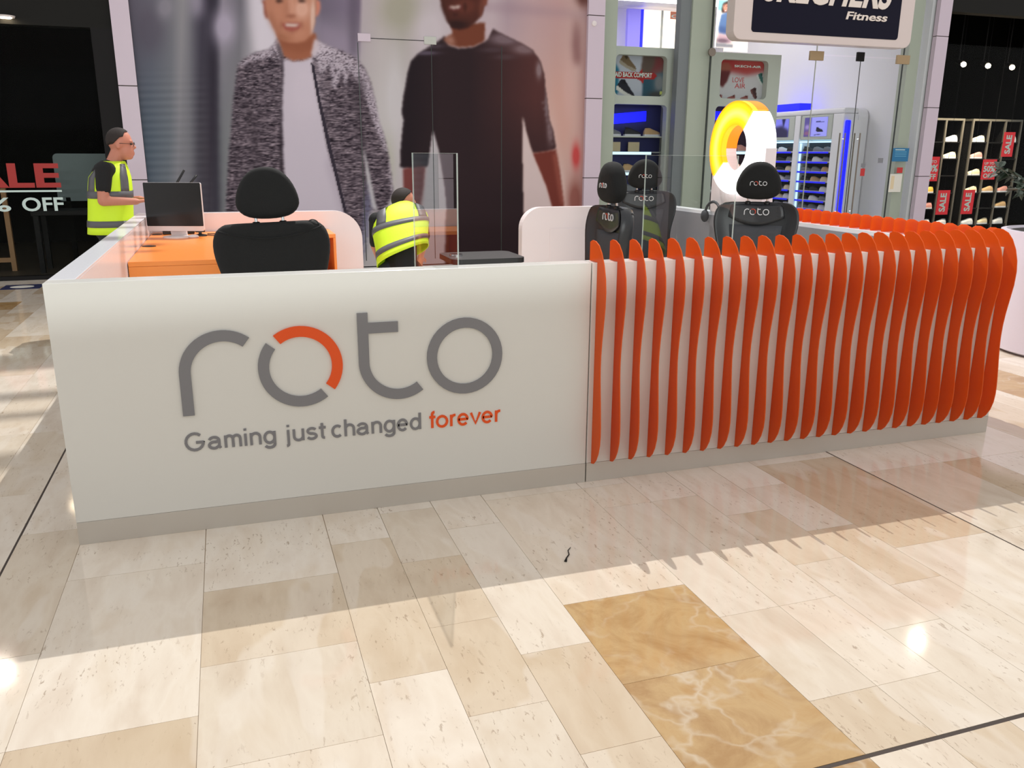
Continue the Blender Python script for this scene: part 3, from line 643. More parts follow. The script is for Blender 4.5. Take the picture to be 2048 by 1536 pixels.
# ------------------------------------------------------------------ game chairs
def make_chair(label):
    t = thing('gaming_chair', label, 'chair')
    # backrest: outline half width against height, wings curve forward
    V = [(0.60, 0.29), (0.68, 0.275), (0.78, 0.255), (0.88, 0.252), (0.97, 0.268), (1.05, 0.29), (1.12, 0.302), (1.18, 0.298), (1.23, 0.278), (1.252, 0.240)]
    U = [-1, -0.93, -0.8, -0.66, -0.45, -0.22, 0, 0.22, 0.45, 0.66, 0.8, 0.93, 1]
    def yf(u, z):
        a = max(0.0, (abs(u) - 0.55) / 0.45); w = 0.06 * min(1, max(0.15, 1.25 - abs(z - 1.0) * 2.2)); return -0.035 + 0.02 * (1 - abs(u)) - w * a ** 1.4 + (1.0 - z) * -0.06
    def yb(u, z):
        a = abs(u); return 0.055 - 0.03 * a ** 3 + (1.0 - z) * -0.06 - 0.03 * max(0, (a - 0.8) / 0.2)
    rings = []
    for z, hw in V:
        rings.append([(u * hw, yf(u, z), z) for u in U] + [(u * hw * 0.985, yb(u, z), z) for u in U[::-1]])
    top = [(x * 0.93, y * 0.55 + 0.005, z + 0.012) for x, y, z in rings[-1]]
    b = MB(); b.loft(rings + [top]); obj('backrest', b, M['black'], t, smooth=True, sub=1)
    def front_patch(name, us, zs, m, lift=0.006):
        b = MB(); n = len(us(zs[0])); P = []
        for z in zs:
            hw = np.interp(z, [v[0] for v in V], [v[1] for v in V])
            P += [(u * hw, yf(u, z) - lift, z) for u in us(z)]
        b.add(P, [(i * n + k_, i * n + k_ + 1, (i + 1) * n + k_ + 1, (i + 1) * n + k_) for i in range(len(zs) - 1) for k_ in range(n - 1)])
        o = obj(name, b, m, t, smooth=True); s_ = o.modifiers.new('solid', 'SOLIDIFY'); s_.thickness = 0.008; s_.offset = 0; return o
    front_patch('centre_panel', lambda z: np.linspace(-0.62, 0.62, 9), list(np.linspace(0.62, 1.10, 9)), M['char'], 0.004)
    arcz = lambda u: 1.155 - 0.062 * math.cos(u / 0.64 * PI / 2)
    b = MB(); us = np.linspace(-0.64, 0.64, 15); P = []
    for q in np.linspace(0, 1, 6):
        for u in us:
            z = arcz(u) + (1.247 - arcz(u)) * q; hw = np.interp(z, [v[0] for v in V], [v[1] for v in V]); P.append((u * min(hw, 0.30), yf(u, z) - 0.012, z))
    b.add(P, [(i * 15 + k_, i * 15 + k_ + 1, (i + 1) * 15 + k_ + 1, (i + 1) * 15 + k_) for i in range(5) for k_ in range(14)])
    o = obj('yoke_panel', b, M['black'], t, smooth=True); s_ = o.modifiers.new('solid', 'SOLIDIFY'); s_.thickness = 0.01; s_.offset = 0
    b = MB(); b.tube([(u * 0.27, yb(u, 1.2) + 0.004 - 0.002, 1.235 - 0.05 * math.cos(u * PI / 2)) for u in np.linspace(-0.95, 0.95, 15)], 0.004, 6); obj('back_seam', b, M['black'], t, smooth=True)
    # headrest
    hr = [(0, -0.128), (0.075, -0.124), (0.128, -0.106), (0.158, -0.07), (0.163, -0.035), (0.150, 0.02), (0.124, 0.075), (0.085, 0.118), (0.042, 0.138), (0, 0.142)]
    hr = hr + [(-x, z) for x, z in hr[-2:0:-1]]
    rg_ = [[(x * s_, y, 1.405 + z * s_) for x, z in hr] for y, s_ in ((-0.075, 0.35), (-0.072, 0.72), (-0.055, 0.93), (-0.02, 1.0), (0.012, 0.98), (0.036, 0.88), (0.045, 0.6), (0.046, 0.3))]
    b = MB(); b.loft(rg_); obj('headrest', b, M['black_fabric'], t, smooth=True, sub=1)
    for x in (-0.067, 0.067):
        b = MB(); b.tube([(x, 0.0, 1.23), (x, -0.005, 1.32)], 0.0075, 10); p = obj('headrest_post', b, M['chrome'], t, smooth='auto')
        b = MB(); b.lathe([(0.001, 1.245), (0.02, 1.245), (0.021, 1.262), (0.015, 1.268), (0.001, 1.268)], 14, (x, 0, 0)); obj('post_collar', b, M['black_plastic'], t, smooth='auto')
    # word marks
    for w_, zc, y0 in ((0.165, 1.195, None), (0.11, 1.395, -0.079)):
        sc = w_ / 1.402; b = MB()
        for c, a, d in logo_bands():
            b.mi = 1 if c == 'o' else 0
            y = y0 if y0 is not None else yf(0, 1.2) - 0.034
            b.band([((p[0] - 1.155) * sc * 1.06, (p[1] - 0.71) * sc * 1.06 + zc) for p in a], [((p[0] - 1.155) * sc * 1.06, (p[1] - 0.71) * sc * 1.06 + zc) for p in d], FXZ, y, y + 0.006)
        obj('word_mark', b, [M['logo_white'], M['logo_red']], t)
    # seat, bolsters, arms and turning base
    b = MB(); n = 20
    def se(rx, ry, z): return [(rx * math.copysign(abs(math.cos(a)) ** 0.6, math.cos(a)), -0.22 + ry * math.copysign(abs(math.sin(a)) ** 0.6, math.sin(a)), z) for a in [2 * PI * q / n for q in range(n)]]
    b.loft([se(0.24, 0.24, 0.49), se(0.28, 0.27, 0.51), se(0.285, 0.275, 0.56), se(0.27, 0.26, 0.60), se(0.2, 0.2, 0.605)]); obj('seat', b, M['black'], t, smooth=True, sub=1)
    for s_ in (-1, 1):
        b = MB(); b.loft([[(s_ * (0.26 + 0.05 * math.cos(a) * w), y, 0.60 + 0.055 * math.sin(a) * w) for a in [2 * PI * q / 10 for q in range(10)]] for y, w in ((-0.46, 0.3), (-0.42, 0.9), (-0.2, 1.0), (-0.03, 0.9), (0.0, 0.4))]); obj('bolster', b, M['black'], t, smooth=True)
    b = MB(); b.lathe([(0.001, 0.0), (0.34, 0.0), (0.36, 0.03), (0.35, 0.11), (0.26, 0.17), (0.12, 0.19), (0.001, 0.19)], 28, (0, -0.2, 0)); obj('turning_base', b, M['black_plastic'], t, smooth='auto')
    b = MB(); b.lathe([(0.001, 0.19), (0.06, 0.19), (0.05, 0.48), (0.001, 0.488)], 16, (0, -0.2, 0)); obj('column', b, M['black_plastic'], t, smooth='auto')
    b = MB(); b.tube([(0, 0.01, 0.62), (0, 0.06, 0.55), (0, -0.05, 0.475), (0, -0.15, 0.475)], 0.025, 8); obj('recline_bracket', b, M['black_plastic'], t, smooth=True)
    return t
CH = [('black gaming chair seen from behind in front of the orange desk', (0.95, 0.95, 0), 176, 0.985),
      ('black logo chair facing out beside the glowing ring sign', (4.33, 1.68, 0), -37, 1.0),
      ('black logo chair seen through the clear screen, farthest back', (4.38, 3.55, 0), -24, 1.0),
      ('black logo chair turned sideways in front of the white back panel', (3.09, 1.47, 0), -92, 1.0)]
first = make_chair(CH[0][0])
for i, (lb, p, a, s_) in enumerate(CH):
    o = first if i == 0 else copy_tree(first)
    o.location = p; o.rotation_euler = (0, math.radians(2.2) if i == 0 else 0, math.radians(a)); o['label'] = lb; o['group'] = 'gaming chairs inside the kiosk'; o.scale = (1, 1, s_)
for ch in first.children:
    if ch.name.startswith('backrest') or ch.name.startswith('yoke') or ch.name.startswith('back_seam'):
        ch.data = ch.data.copy(); ch.data.materials[0] = M['black_fabric']
b = MB(); b.tube([(-0.215 + 0.03 * math.cos(a), 0.02, 1.236 + 0.03 * math.sin(a)) for a in np.linspace(0.2, PI, 10)], 0.003, 6); obj('cable_loop', b, M['black_plastic'], first, smooth=True)

# ------------------------------------------------------------------ shop fronts (plane Y = 8.4)
SF = 8.4
def pillar(name, x0, x1, label_joints=(1.235, 2.37, 3.5), depth=0.085, y0=SF - 0.06):
    p = obj(name, MB().box(x0 + 0.004, x1 - 0.004, y0 + 0.012, y0 + depth, 0, 4.74), M['joint'], kind='structure')
    zs = [0.0] + list(label_joints) + [4.74]
    for a, c in zip(zs, zs[1:]):
        obj('panel', MB().box(x0, x1, y0, y0 + 0.011, a + 0.006, c - 0.006), M['pillar'], p, bevel=0.001)
        obj('side_panel', MB().box(x0, x0 + 0.0035, y0 + 0.0125, y0 + depth, a + 0.006, c - 0.006), M['pillar'], p)
    return p
pillar('pillar_left', -0.452, -0.236); pm_ = pillar('pillar_middle', 5.83, 6.09); pillar('pillar_right', 12.11, 12.36)
tag(obj('wall_light', MB().lathe([(0.001, 0), (0.04, 0), (0.035, 0.02), (0.001, 0.026)], 16), M['white_plastic'], loc=(0, 0, 0)), 'small round white fitting high on the middle lavender pillar', 'fitting')
wl = bpy.data.objects['wall_light']; wl.location = (*at(1188, 47, Y=SF - 0.06)[:2], at(1188, 47, Y=SF - 0.06).z); wl.rotation_euler = (PI / 2, 0, 0)
# lining behind the fronts: one dark wall above everything
obj('wall_back', MB().box(-9, 19, SF + 0.02, SF + 0.25, 4.75, 5.4), M['dark2'], kind='structure')

# dark shop on the left
def shop_box(x0, x1, y0, y1, z1, m, mf, suffix):
    for nm, bx in (('wall_back_', (x0, x1, y1, y1 + 0.1, -0.01, z1)), ('wall_left_', (x0 - 0.1, x0, y0, y1, -0.01, z1)), ('wall_right_', (x1, x1 + 0.1, y0, y1, -0.01, z1))):
        obj(nm + suffix, MB().box(*bx), m, kind='structure')
    obj('ceiling_' + suffix, MB().box(x0, x1, y0, y1, z1, z1 + 0.1), m, kind='structure')
    obj('floor_' + suffix, MB().box(x0, x1, y0, y1, -0.12, 0.0), mf, kind='structure')
shop_box(-8.9, -0.56, SF + 0.06, 13.5, 4.7, M['void'], M['void_floor'], 'dark_shop')
obj('trim_1', MB().box(-0.70, -0.455, SF, SF + 0.2, 0, 3.03), M['dark'], kind='structure')
obj('trim_2', MB().box(-8.9, -0.455, SF, SF + 0.2, 3.03, 4.7), M['dark2'], kind='structure')
obj('baseboard_left', MB().box(-8.9, -0.70, SF, SF + 0.1, 0, 0.05), M['dark'], kind='structure')
w1 = obj('window_1', MB().box(-8.9, -0.70, SF + 0.03, SF + 0.04, 0.05, 3.03), M['glass'], kind='structure')
def sticker_text(s, x0, x1, z0, z1, m, y=SF + 0.028, bold=0.02, par=None):
    text(s, (x0, y, z0), m, par, w=x1 - x0, h=z1 - z0, depth=0.002, bold=bold, name='letter', split=True)
ws = thing('window_lettering', 'red and white sale lettering on the dark shop window', 'lettering', (0, 0, 0))
sticker_text('SALE', -2.53, -1.25, 1.14, 1.44, M['sale_red'], par=ws, bold=0.03)
obj('rule_line', MB().box(-2.53, -1.25, SF + 0.026, SF + 0.029, 1.09, 1.113), M['sale_white'], ws)
sticker_text('50', -2.60, -2.19, 0.855, 1.025, M['sale_white'], par=ws); sticker_text('%', -2.13, -1.84, 0.855, 1.025, M['sale_white'], par=ws)
sticker_text('OFF', -1.715, -1.25, 0.855, 1.025, M['sale_white'], par=ws)
fr = thing('wooden_frame', 'pale wooden frame standing inside the dark shop window', 'frame', (at(24, 470, Y=9.4).x - 0.68, 9.4, 0))
for bx in ((0, 0.06, 0, 0.06, 0, 1.1), (0.62, 0.68, 0, 0.06, 0, 1.1), (0.06, 0.62, 0, 0.06, 0.12, 0.18), (0.06, 0.62, 0, 0.06, 1.04, 1.1)): obj('bar', MB().box(*bx), M['wood'], fr)
gb = thing('display_board', 'grey rounded board leaning inside the dark shop window', 'board', (-1.55, 9.9, 0))
b = MB(); b.prism(rrect(0, 0.75, 0.9, 1.55, 0.06), FXZ, 0, 0.04); obj('board', b, M['grey_board'], gb); obj('board_leg', MB().box(0.1, 0.16, 0.0, 0.04, 0, 0.95), M['void'], gb); obj('board_leg', MB().box(0.6, 0.66, 0.0, 0.04, 0, 0.95), M['void'], gb)
tb = thing('display_table', 'dark low display table in front of the grey board in the dark shop', 'table', (-1.75, 9.0, 0))
obj('table_top', MB().box(0, 1.0, 0, 0.6, 0.76, 0.82), M['dark'], tb, bevel=0.004)
for x in (0.02, 0.92):
    for y in (0.02, 0.52): obj('leg', MB().box(x, x + 0.06, y, y + 0.06, 0, 0.76), M['dark'], tb)
pt_ = at(12, 37, Y=10.5)
dl = thing('downlight', 'small pale ceiling downlight inside the dark shop', 'downlight', (at(12, 37, Y=SF - 0.012).x, SF - 0.06, at(12, 37, Y=SF - 0.06).z + 0.03))
obj('bracket', MB().box(-0.02, 0.02, 0.0, 0.058, 0.0005, 0.02), M['dark'], dl)
b = MB(); b.lathe([(0.001, -0.02), (0.10, -0.02), (0.11, 0.0), (0.001, 0.0)], 18); obj('downlight_trim', b, M['white_plastic'], dl); b = MB(); b.lathe([(0.001, -0.026), (0.07, -0.026), (0.07, -0.0205), (0.001, -0.0205)], 16); obj('bulb', b, M['lamp_glow'], dl)

# poster shop front ---------------------------------------------------------
obj('wall_poster_backing', MB().box(-0.236, 5.83, SF + 0.03, SF + 0.3, 0, 4.75), M['dark2'], kind='structure')
def paint_poster():
    P = Print(-0.236, 5.83, 0.02, 4.74, 0.0125, lambda U, V: px_of(U, SF, V))
    x, y = P.x, P.y; r = np.random.RandomState(3)
    # blurred street background
    xs = [255, 300, 340, 360, 380, 400, 425, 440, 475, 520, 640, 680, 712, 720, 760, 800, 840, 980, 1010, 1060, 1110, 1150, 1180]
    top = [(98, 94, 108), (104, 104, 116), (120, 120, 128), (146, 144, 150), (96, 94, 106), (62, 58, 72), (70, 68, 80), (140, 134, 148), (112, 110, 120), (206, 200, 210), (112, 104, 122), (122, 112, 132), (116, 104, 124),
           (178, 168, 176), (184, 176, 178), (170, 166, 160), (186, 178, 184), (186, 170, 178), (170, 150, 160), (184, 156, 160), (186, 152, 152), (190, 160, 156), (160, 130, 130)]
    bot = [(78, 88, 102), (86, 98, 112), (104, 112, 122), (128, 130, 138), (98, 100, 110), (72, 70, 80), (66, 62, 72), (112, 116, 122), (130, 132, 136), (200, 196, 206), (186, 182, 190), (190, 188, 190), (184, 184, 184),
           (180, 178, 178), (190, 188, 190), (186, 180, 186), (190, 180, 186), (200, 178, 180), (206, 184, 182), (200, 172, 164), (196, 164, 156), (196, 166, 160), (170, 130, 126)]
    t = np.clip((y + 0.10 * (x - 700) * 0 - 20) / 260, 0, 1)[..., None]
    xx = x + 0.03 * (y - 200)
    a = np.stack([np.interp(xx, xs, [c[k] for c in top]) for k in range(3)], -1); b_ = np.stack([np.interp(xx, xs, [c[k] for c in bot]) for k in range(3)], -1)
    P.c = a * (1 - t) + b_ * t
    st_ = (np.sin(y * 0.42 + x * 0.01) * 5)[..., None] * np.clip((440 - x) / 60, 0, 1)[..., None] * np.clip((y - 130) / 60, 0, 1)[..., None]; P.c += st_
    P.poly([(352, -200), (372, -200), (388, 430), (366, 430)], (136, 136, 142), 5, 0.7)
    P.poly([(408, -200), (430, -200), (440, 430), (424, 430)], (46, 42, 54), 3, 0.9)
    P.poly([(382, -20), (402, -20), (404, 24), (388, 38)], (196, 188, 208), 5, 0.8); P.blob(448, 55, 22, 34, (172, 164, 184), 0.9); P.blob(300, 60, 30, 50, (84, 76, 90), 0.5); P.blob(330, 15, 16, 22, (150, 146, 158), 0.6)
    P.poly([(488, -200), (560, -200), (560, 110), (512, 110), (500, 40)], (212, 206, 218), 4, 0.9)
    P.poly([(634, 40), (720, 80), (716, 125), (640, 92)], (150, 138, 160), 5, 0.6); P.poly([(700, -200), (716, -200), (712, 110), (700, 110)], (92, 84, 100), 3, 0.7)
    P.blob(800, 20, 40, 40, (158, 156, 138), 0.7); P.blob(860, 60, 30, 40, (200, 192, 200), 0.7); P.blob(790, 200, 20, 90, (206, 204, 210), 0.6); P.blob(775, 330, 16, 60, (178, 178, 166), 0.7)
    P.poly([(960, 4), (1180, 26), (1180, 36), (960, 20)], (152, 128, 140), 4, 0.5); P.poly([(1140, -30), (1176, -30), (1174, 16), (1160, 12)], (84, 46, 40), 4, 0.9)
    P.poly([(1152, 30), (1158, 60), (1160, 128), (1148, 128), (1146, 90)], (112, 72, 74), 4, 0.9); P.blob(1120, 230, 30, 90, (206, 156, 142), 0.5); P.blob(1100, 330, 14, 90, (214, 192, 190), 0.7); P.blob(1152, 312, 8, 24, (190, 66, 66), 0.9)
    P.blob(1150, 400, 14, 40, (130, 72, 64), 0.8); P.blob(1122, 400, 7, 60, (214, 194, 190), 0.7); P.blob(1138, 180, 12, 60, (206, 170, 166), 0.5)
    hn = lambda fx, fy: np.interp(0, [0], [0])
    def streak(fx, fy, seed):
        q = np.random.RandomState(seed).rand(512, 256); iy = (y * fy).astype(int) % 512; gx = x * fx; i0 = np.floor(gx).astype(int); f = gx - i0
        return q[iy, i0 % 256] * (1 - f) + q[iy, (i0 + 1) % 256] * f
    # first man: grey marled jacket over white tee
    jacket = [(556, 78), (540, 98), (510, 106), (486, 118), (475, 130), (470, 170), (465, 215), (462, 260), (458, 300), (455, 350), (452, 400), (450, 470), (470, 500), (520, 530), (722, 530), (724, 480), (736, 430), (752, 428), (772, 420), (786, 385), (783, 350), (777, 308), (768, 270), (758, 245), (750, 200), (740, 160), (728, 135), (712, 116), (690, 104), (660, 94), (634, 80)]
    mj = P.poly(jacket, (92, 82, 92), 1)
    n = 0.55 * streak(0.11, 0.62, 5) + 0.45 * streak(0.23, 0.9, 9)
    P.c += ((n - 0.52) * 160)[..., None] * np.array([1.0, 0.95, 0.96]) * mj[..., None]
    fine = streak(0.35, 0.7, 21)
    hi = np.clip((132 - y - 0.22 * np.abs(x - 600)) / 30 + (fine - 0.5) * 0.9, 0, 1) * mj; P.c += (np.array([192, 182, 196.]) - P.c) * (hi * np.clip((x - 470) / 40, 0, 1))[..., None]
    for pts, al in (([(632, 84), (712, 116), (735, 150), (752, 205), (762, 250), (776, 300), (770, 305), (752, 262), (736, 210), (718, 168), (700, 140), (690, 175), (684, 140), (672, 180), (664, 172), (660, 130), (640, 150), (634, 120)], 0.85), ([(476, 128), (500, 112), (540, 100), (545, 112), (500, 124), (480, 134)], 0.8), ([(779, 310), (787, 370), (784, 400), (776, 350)], 0.6)):
        P.poly(pts, (196, 186, 200), 1, al, mul=np.clip(0.55 + (fine - 0.35) * 1.5, 0, 1))
    P.poly([(724, 150), (732, 180), (724, 240), (730, 290), (742, 420), (732, 420), (722, 290), (714, 235), (700, 190)], (62, 54, 62), 2, 0.55)
    P.poly([(470, 190), (500, 210), (515, 260), (518, 300), (520, 345), (508, 330), (500, 260), (488, 220)], (56, 48, 56), 3, 0.55); P.poly([(560, 100), (569, 130), (566, 200), (567, 344), (574, 424), (566, 424), (560, 344), (562, 200), (564, 134)], (50, 42, 50), 1, 0.9)
    P.poly([(480, 340), (520, 330), (522, 420), (482, 430)], (60, 54, 62), 5, 0.4)
    P.poly([(726, 289), (733, 359), (742, 414), (756, 424), (748, 390), (736, 330)], (186, 184, 190), 1); P.poly([(733, 359), (746, 424), (740, 470), (724, 530), (700, 530), (722, 470)], (112, 112, 140), 2, 0.8, mul=np.clip(0.4 + streak(0.2, 0.2, 4), 0, 1)); P.poly([(742, 420), (756, 424), (752, 530), (736, 530)], (190, 186, 190), 2, 0.8)
    tee = [(567, 118), (585, 122), (604, 122), (626, 114), (623, 134), (634, 195), (645, 245), (654, 293), (663, 330), (670, 352), (687, 424), (696, 470), (574, 470), (572, 424), (568, 344), (565, 250), (565, 195), (568, 140)]
    P.poly(tee, (196, 188, 202), 1); P.blob(610, 180, 30, 60, (208, 198, 212), 0.5); P.poly([(660, 300), (690, 424), (680, 424), (652, 330)], (168, 158, 174), 3, 0.5)
    P.poly([(622, 126), (628, 130), (640, 195), (662, 293), (694, 424), (688, 424), (655, 293), (634, 195)], (52, 46, 58), 0)
    P.poly([(553, 64), (632, 66), (634, 96), (622, 114), (604, 121), (585, 121), (566, 112)], (158, 98, 74), 1); P.poly([(556, 70), (600, 84), (630, 70), (632, 96), (600, 104), (560, 96)], (136, 80, 58), 3, 0.6)
    P.poly([(628, 80), (634, 78), (640, 100), (628, 114), (622, 108)], (206, 196, 208), 1, 0.9); P.poly([(556, 82), (562, 96), (570, 122), (560, 112), (552, 94)], (94, 84, 92), 1, 0.9)
    P.poly([(526, -2), (518, -60), (526, -110), (560, -138), (600, -138), (636, -110), (642, -60), (636, -2)], (40, 32, 30), 3)
    P.poly([(525, 0), (527, 24), (532, 38), (538, 36), (536, 0)], (150, 90, 76), 1); P.poly([(631, 0), (640, 2), (640, 22), (634, 34), (630, 30)], (204, 130, 110), 1)
    face = [(530, -80), (527, -30), (530, 8), (536, 34), (546, 56), (553, 70), (566, 82), (588, 86), (610, 82), (624, 66), (630, 44), (633, 14), (634, -30), (630, -80), (600, -100), (556, -100)]
    mf = P.poly(face, (184, 126, 102), 1)
    P.blob(604, 18, 16, 20, (222, 176, 158), 0.8, mf); P.blob(626, 40, 5, 40, (226, 200, 188), 0.7, mf); P.blob(582, 10, 7, 24, (208, 154, 132), 0.7, mf); P.blob(553, 24, 12, 18, (190, 132, 108), 0.6, mf); P.blob(560, 78, 22, 10, (160, 104, 78), 0.6, mf)
    for cx in (558, 603): P.poly([(cx - 9, 2), (cx, -3), (cx + 9, 2), (cx, 6)], (60, 40, 36), 1, 0.9); P.poly([(cx - 12, -12), (cx, -17), (cx + 12, -12), (cx, -13)], (48, 34, 30), 1)
    P.poly([(570, 33), (582, 37), (594, 33), (588, 29), (576, 29)], (140, 84, 66), 1, 0.7); P.poly([(563, 47), (582, 45), (603, 46), (598, 58), (584, 62), (570, 58)], (150, 74, 66), 1); P.poly([(567, 48), (584, 47.5), (600, 48), (594, 53), (584, 54.5), (573, 53)], (216, 202, 194), 1); P.poly([(570, 55), (584, 57), (598, 54), (592, 60), (584, 62), (576, 60)], (164, 92, 82), 1); P.poly([(604, 40), (608, 52), (604, 62), (601, 52)], (150, 96, 78), 1, 0.5); P.poly([(562, 40), (559, 52), (563, 60), (565, 50)], (140, 88, 70), 1, 0.5); P.poly([(576, 0), (579, 26), (573, 31), (572, 10)], (150, 98, 78), 2, 0.5); P.poly([(540, 20), (548, 40), (560, 66), (572, 82), (560, 78), (544, 52), (534, 30)], (140, 88, 68), 3, 0.6); P.poly([(590, 66), (612, 60), (606, 74), (588, 80)], (206, 150, 126), 3, 0.5); P.poly([(568, 60), (584, 64), (600, 60), (584, 68)], (150, 96, 78), 1, 0.6)
    # second man: dark sweater
    sw = [(890, 72), (872, 86), (852, 98), (834, 110), (822, 124), (816, 145), (812, 170), (808, 190), (804, 225), (808, 240), (805, 266), (802, 300), (801, 334), (830, 338), (857, 332), (862, 290), (866, 262), (876, 300), (886, 360), (892, 420), (890, 530), (1050, 530), (1048, 420), (1046, 320), (1045, 232), (1052, 262), (1060, 290), (1066, 306), (1090, 304), (1112, 297), (1106, 262), (1098, 240), (1094, 205), (1090, 175), (1088, 150), (1080, 122), (1064, 100), (1040, 86), (1010, 72), (986, 58), (972, 82), (946, 94), (917, 97), (897, 90)]
    ms = P.poly(sw, (46, 34, 38), 1)
    g = np.clip((x - 940) / 130, 0, 1) * np.clip(1.25 - np.abs(y - 150) / 190, 0, 1); P.c += (np.array([92, 54, 52.]) - P.c) * (g * ms * 0.8)[..., None]
    g = np.clip((880 - x) / 60, 0, 1); P.c += (np.array([30, 24, 30.]) - P.c) * (g * ms * 0.7)[..., None]
    for q, c, al in (((1010, 78, 30, 12), (120, 102, 110), 0.9), ((1050, 98, 24, 10), (130, 110, 116), 0.8), ((850, 106, 24, 4), (104, 94, 112), 0.7), ((868, 92, 20, 5), (84, 74, 84), 0.6), ((985, 100, 22, 5), (84, 70, 78), 0.5), ((1078, 140, 6, 16), (150, 134, 140), 0.7), ((1094, 205, 4, 30), (150, 140, 150), 0.6), ((1100, 262, 6, 24), (140, 120, 126), 0.6), ((1010, 114, 20, 5), (86, 70, 76), 0.5)): P.blob(*q, c, al, ms)
    for k_ in range(8): P.poly([(1082 + k_ * 3, 205 + k_ * 12), (1096 + k_ * 1.5, 199 + k_ * 12), (1086 + k_ * 3, 209 + k_ * 12)], (132, 116, 122), 1, 0.6, mul=ms)
    P.poly([(806, 337), (850, 333), (846, 372), (838, 424), (812, 424), (807, 380)], (116, 62, 60), 1); P.blob(838, 370, 10, 40, (92, 52, 52), 0.6)
    P.poly([(1064, 307), (1112, 299), (1120, 345), (1128, 410), (1124, 424), (1106, 424), (1092, 372)], (112, 54, 46), 1); P.poly([(1112, 304), (1128, 410), (1122, 410), (1106, 310)], (170, 100, 86), 2, 0.6)
    P.poly([(866, 262), (878, 306), (890, 380), (893, 424), (846, 424), (850, 380), (858, 320)], (182, 178, 184), 1); P.poly([(1046, 232), (1052, 264), (1062, 300), (1090, 370), (1106, 424), (1048, 424), (1046, 320)], (208, 190, 190), 1)
    P.poly([(903, 50), (970, 45), (974, 74), (966, 84), (946, 93), (918, 95), (898, 89), (886, 78), (904, 68)], (112, 62, 46), 1); P.poly([(971, 46), (984, 54), (976, 78), (969, 80)], (190, 172, 180), 1, 0.9); P.poly([(886, 78), (904, 70), (912, 90), (900, 90)], (178, 136, 122), 2, 0.7)
    P.poly([(876, -20), (870, -70), (884, -112), (920, -128), (956, -116), (978, -80), (980, -20)], (30, 22, 22), 3)
    face = [(878, -60), (878, -20), (882, 8), (888, 28), (895, 44), (904, 56), (918, 60), (936, 56), (952, 44), (964, 30), (970, 8), (972, -40), (966, -80), (920, -100), (886, -90)]
    mf = P.poly(face, (76, 42, 36), 1); P.blob(930, 12, 24, 16, (104, 56, 46), 0.7, mf); P.blob(964, 20, 6, 30, (120, 70, 58), 0.6, mf); P.blob(912, 50, 24, 9, (44, 28, 28), 0.8, mf); P.poly([(966, -8), (976, -6), (974, 10), (966, 12)], (120, 68, 56), 1)
    P.poly([(893, 13), (910, 12), (926, 10), (921, 19), (910, 22), (899, 20)], (92, 44, 44), 1); P.poly([(897, 13.5), (910, 12), (922, 11.5), (917, 16.5), (908, 18), (901, 16.5)], (206, 192, 184), 1); P.poly([(886, 2), (890, 24), (898, 42), (892, 38), (883, 12)], (46, 26, 24), 2, 0.7); P.poly([(930, 2), (934, 14), (930, 26), (926, 14)], (52, 28, 26), 1, 0.6); P.poly([(904, 26), (918, 26), (914, 32), (906, 32)], (58, 32, 30), 1, 0.7)
    for cx in (896, 938): P.poly([(cx - 9, -34), (cx, -39), (cx + 9, -34), (cx, -31)], (20, 14, 14), 1)
    return P.mesh('poster_sheet', lambda U, V: (U, np.full(U.shape, SF), V), M['print'])
po = obj('wall_poster', paint_poster(), None)
tag(po, 'giant poster of two smiling men walking covering the shop front', 'poster')
# glass door fittings printed over by the poster
gd = thing('glass_door', 'glass doors under the giant poster with clips and dark seams', 'door', (0, SF, 0))
for x0, x1, z0, z1 in ((2.524, 2.534, 0.1, 3.0), (3.528, 3.536, 0.1, 3.03), (4.538, 4.55, 0.1, 3.03)): obj('seam', MB().box(x0, x1, -0.0025, -0.0005, z0, z1), M['edge_dark'], gd)
obj('seam', MB().box(2.70, 3.43, -0.0025, -0.0005, 3.055, 3.063), M['dark'], gd)
for cx in (2.617, 3.517): obj('clip', MB().box(cx - 0.085, cx + 0.085, -0.012, -0.0003, 3.015, 3.115), M['pillar'] if cx < 3 else M['shop_grey'], gd, bevel=0.003)

# white shoe shop -----------------------------------------------------------
shop_box(6.08, 12.06, SF + 0.06, 15.0, 4.74, M['shop_white'], M['shop_grey'], 'shoe_shop')
cl_ = thing('ceiling_panel', 'lit ceiling panel inside the white shoe shop', 'light', (9.0, 12.2, 4.7)); obj('panel_frame', MB().box(-2.3, 2.3, -1.7, 1.7, 0.0, 0.035), M['shop_white'], cl_)
obj('diffuser', MB().box(-2.2, 2.2, -1.6, 1.6, -0.01, 0.0), M['ceiling_led'], cl_)
# glass front in panes, doors with bars
w2 = obj('window_2', MB().box(6.10, 7.90, SF + 0.02, SF + 0.03, 0.02, 4.7), M['glass'], kind='structure')
obj('pane', MB().box(7.925, 9.83, SF + 0.02, SF + 0.03, 0.02, 4.7), M['glass'], w2); obj('pane', MB().box(9.84, 11.55, SF + 0.02, SF + 0.03, 3.14, 4.7), M['glass'], w2); obj('pane', MB().box(11.565, 12.10, SF + 0.02, SF + 0.03, 0.02, 4.7), M['glass'], w2)
obj('seam', MB().box(7.90, 7.925, SF + 0.015, SF + 0.035, 0.02, 4.7), M['edge_dark'], w2); obj('seam', MB().box(11.55, 11.565, SF + 0.015, SF + 0.035, 0.02, 4.7), M['edge_dark'], w2); obj('seam', MB().box(9.83, 9.84, SF + 0.016, SF + 0.034, 0.02, 4.7), M['shop_grey'], w2)
b = MB(); b.lathe([(0.001, 0), (0.062, 0), (0.062, 0.03), (0.001, 0.03)], 18); c_ = obj('round_clip', b, M['bronze'], w2, loc=(7.912, SF + 0.012, 3.09)); c_.rotation_euler = (PI / 2, 0, 0)
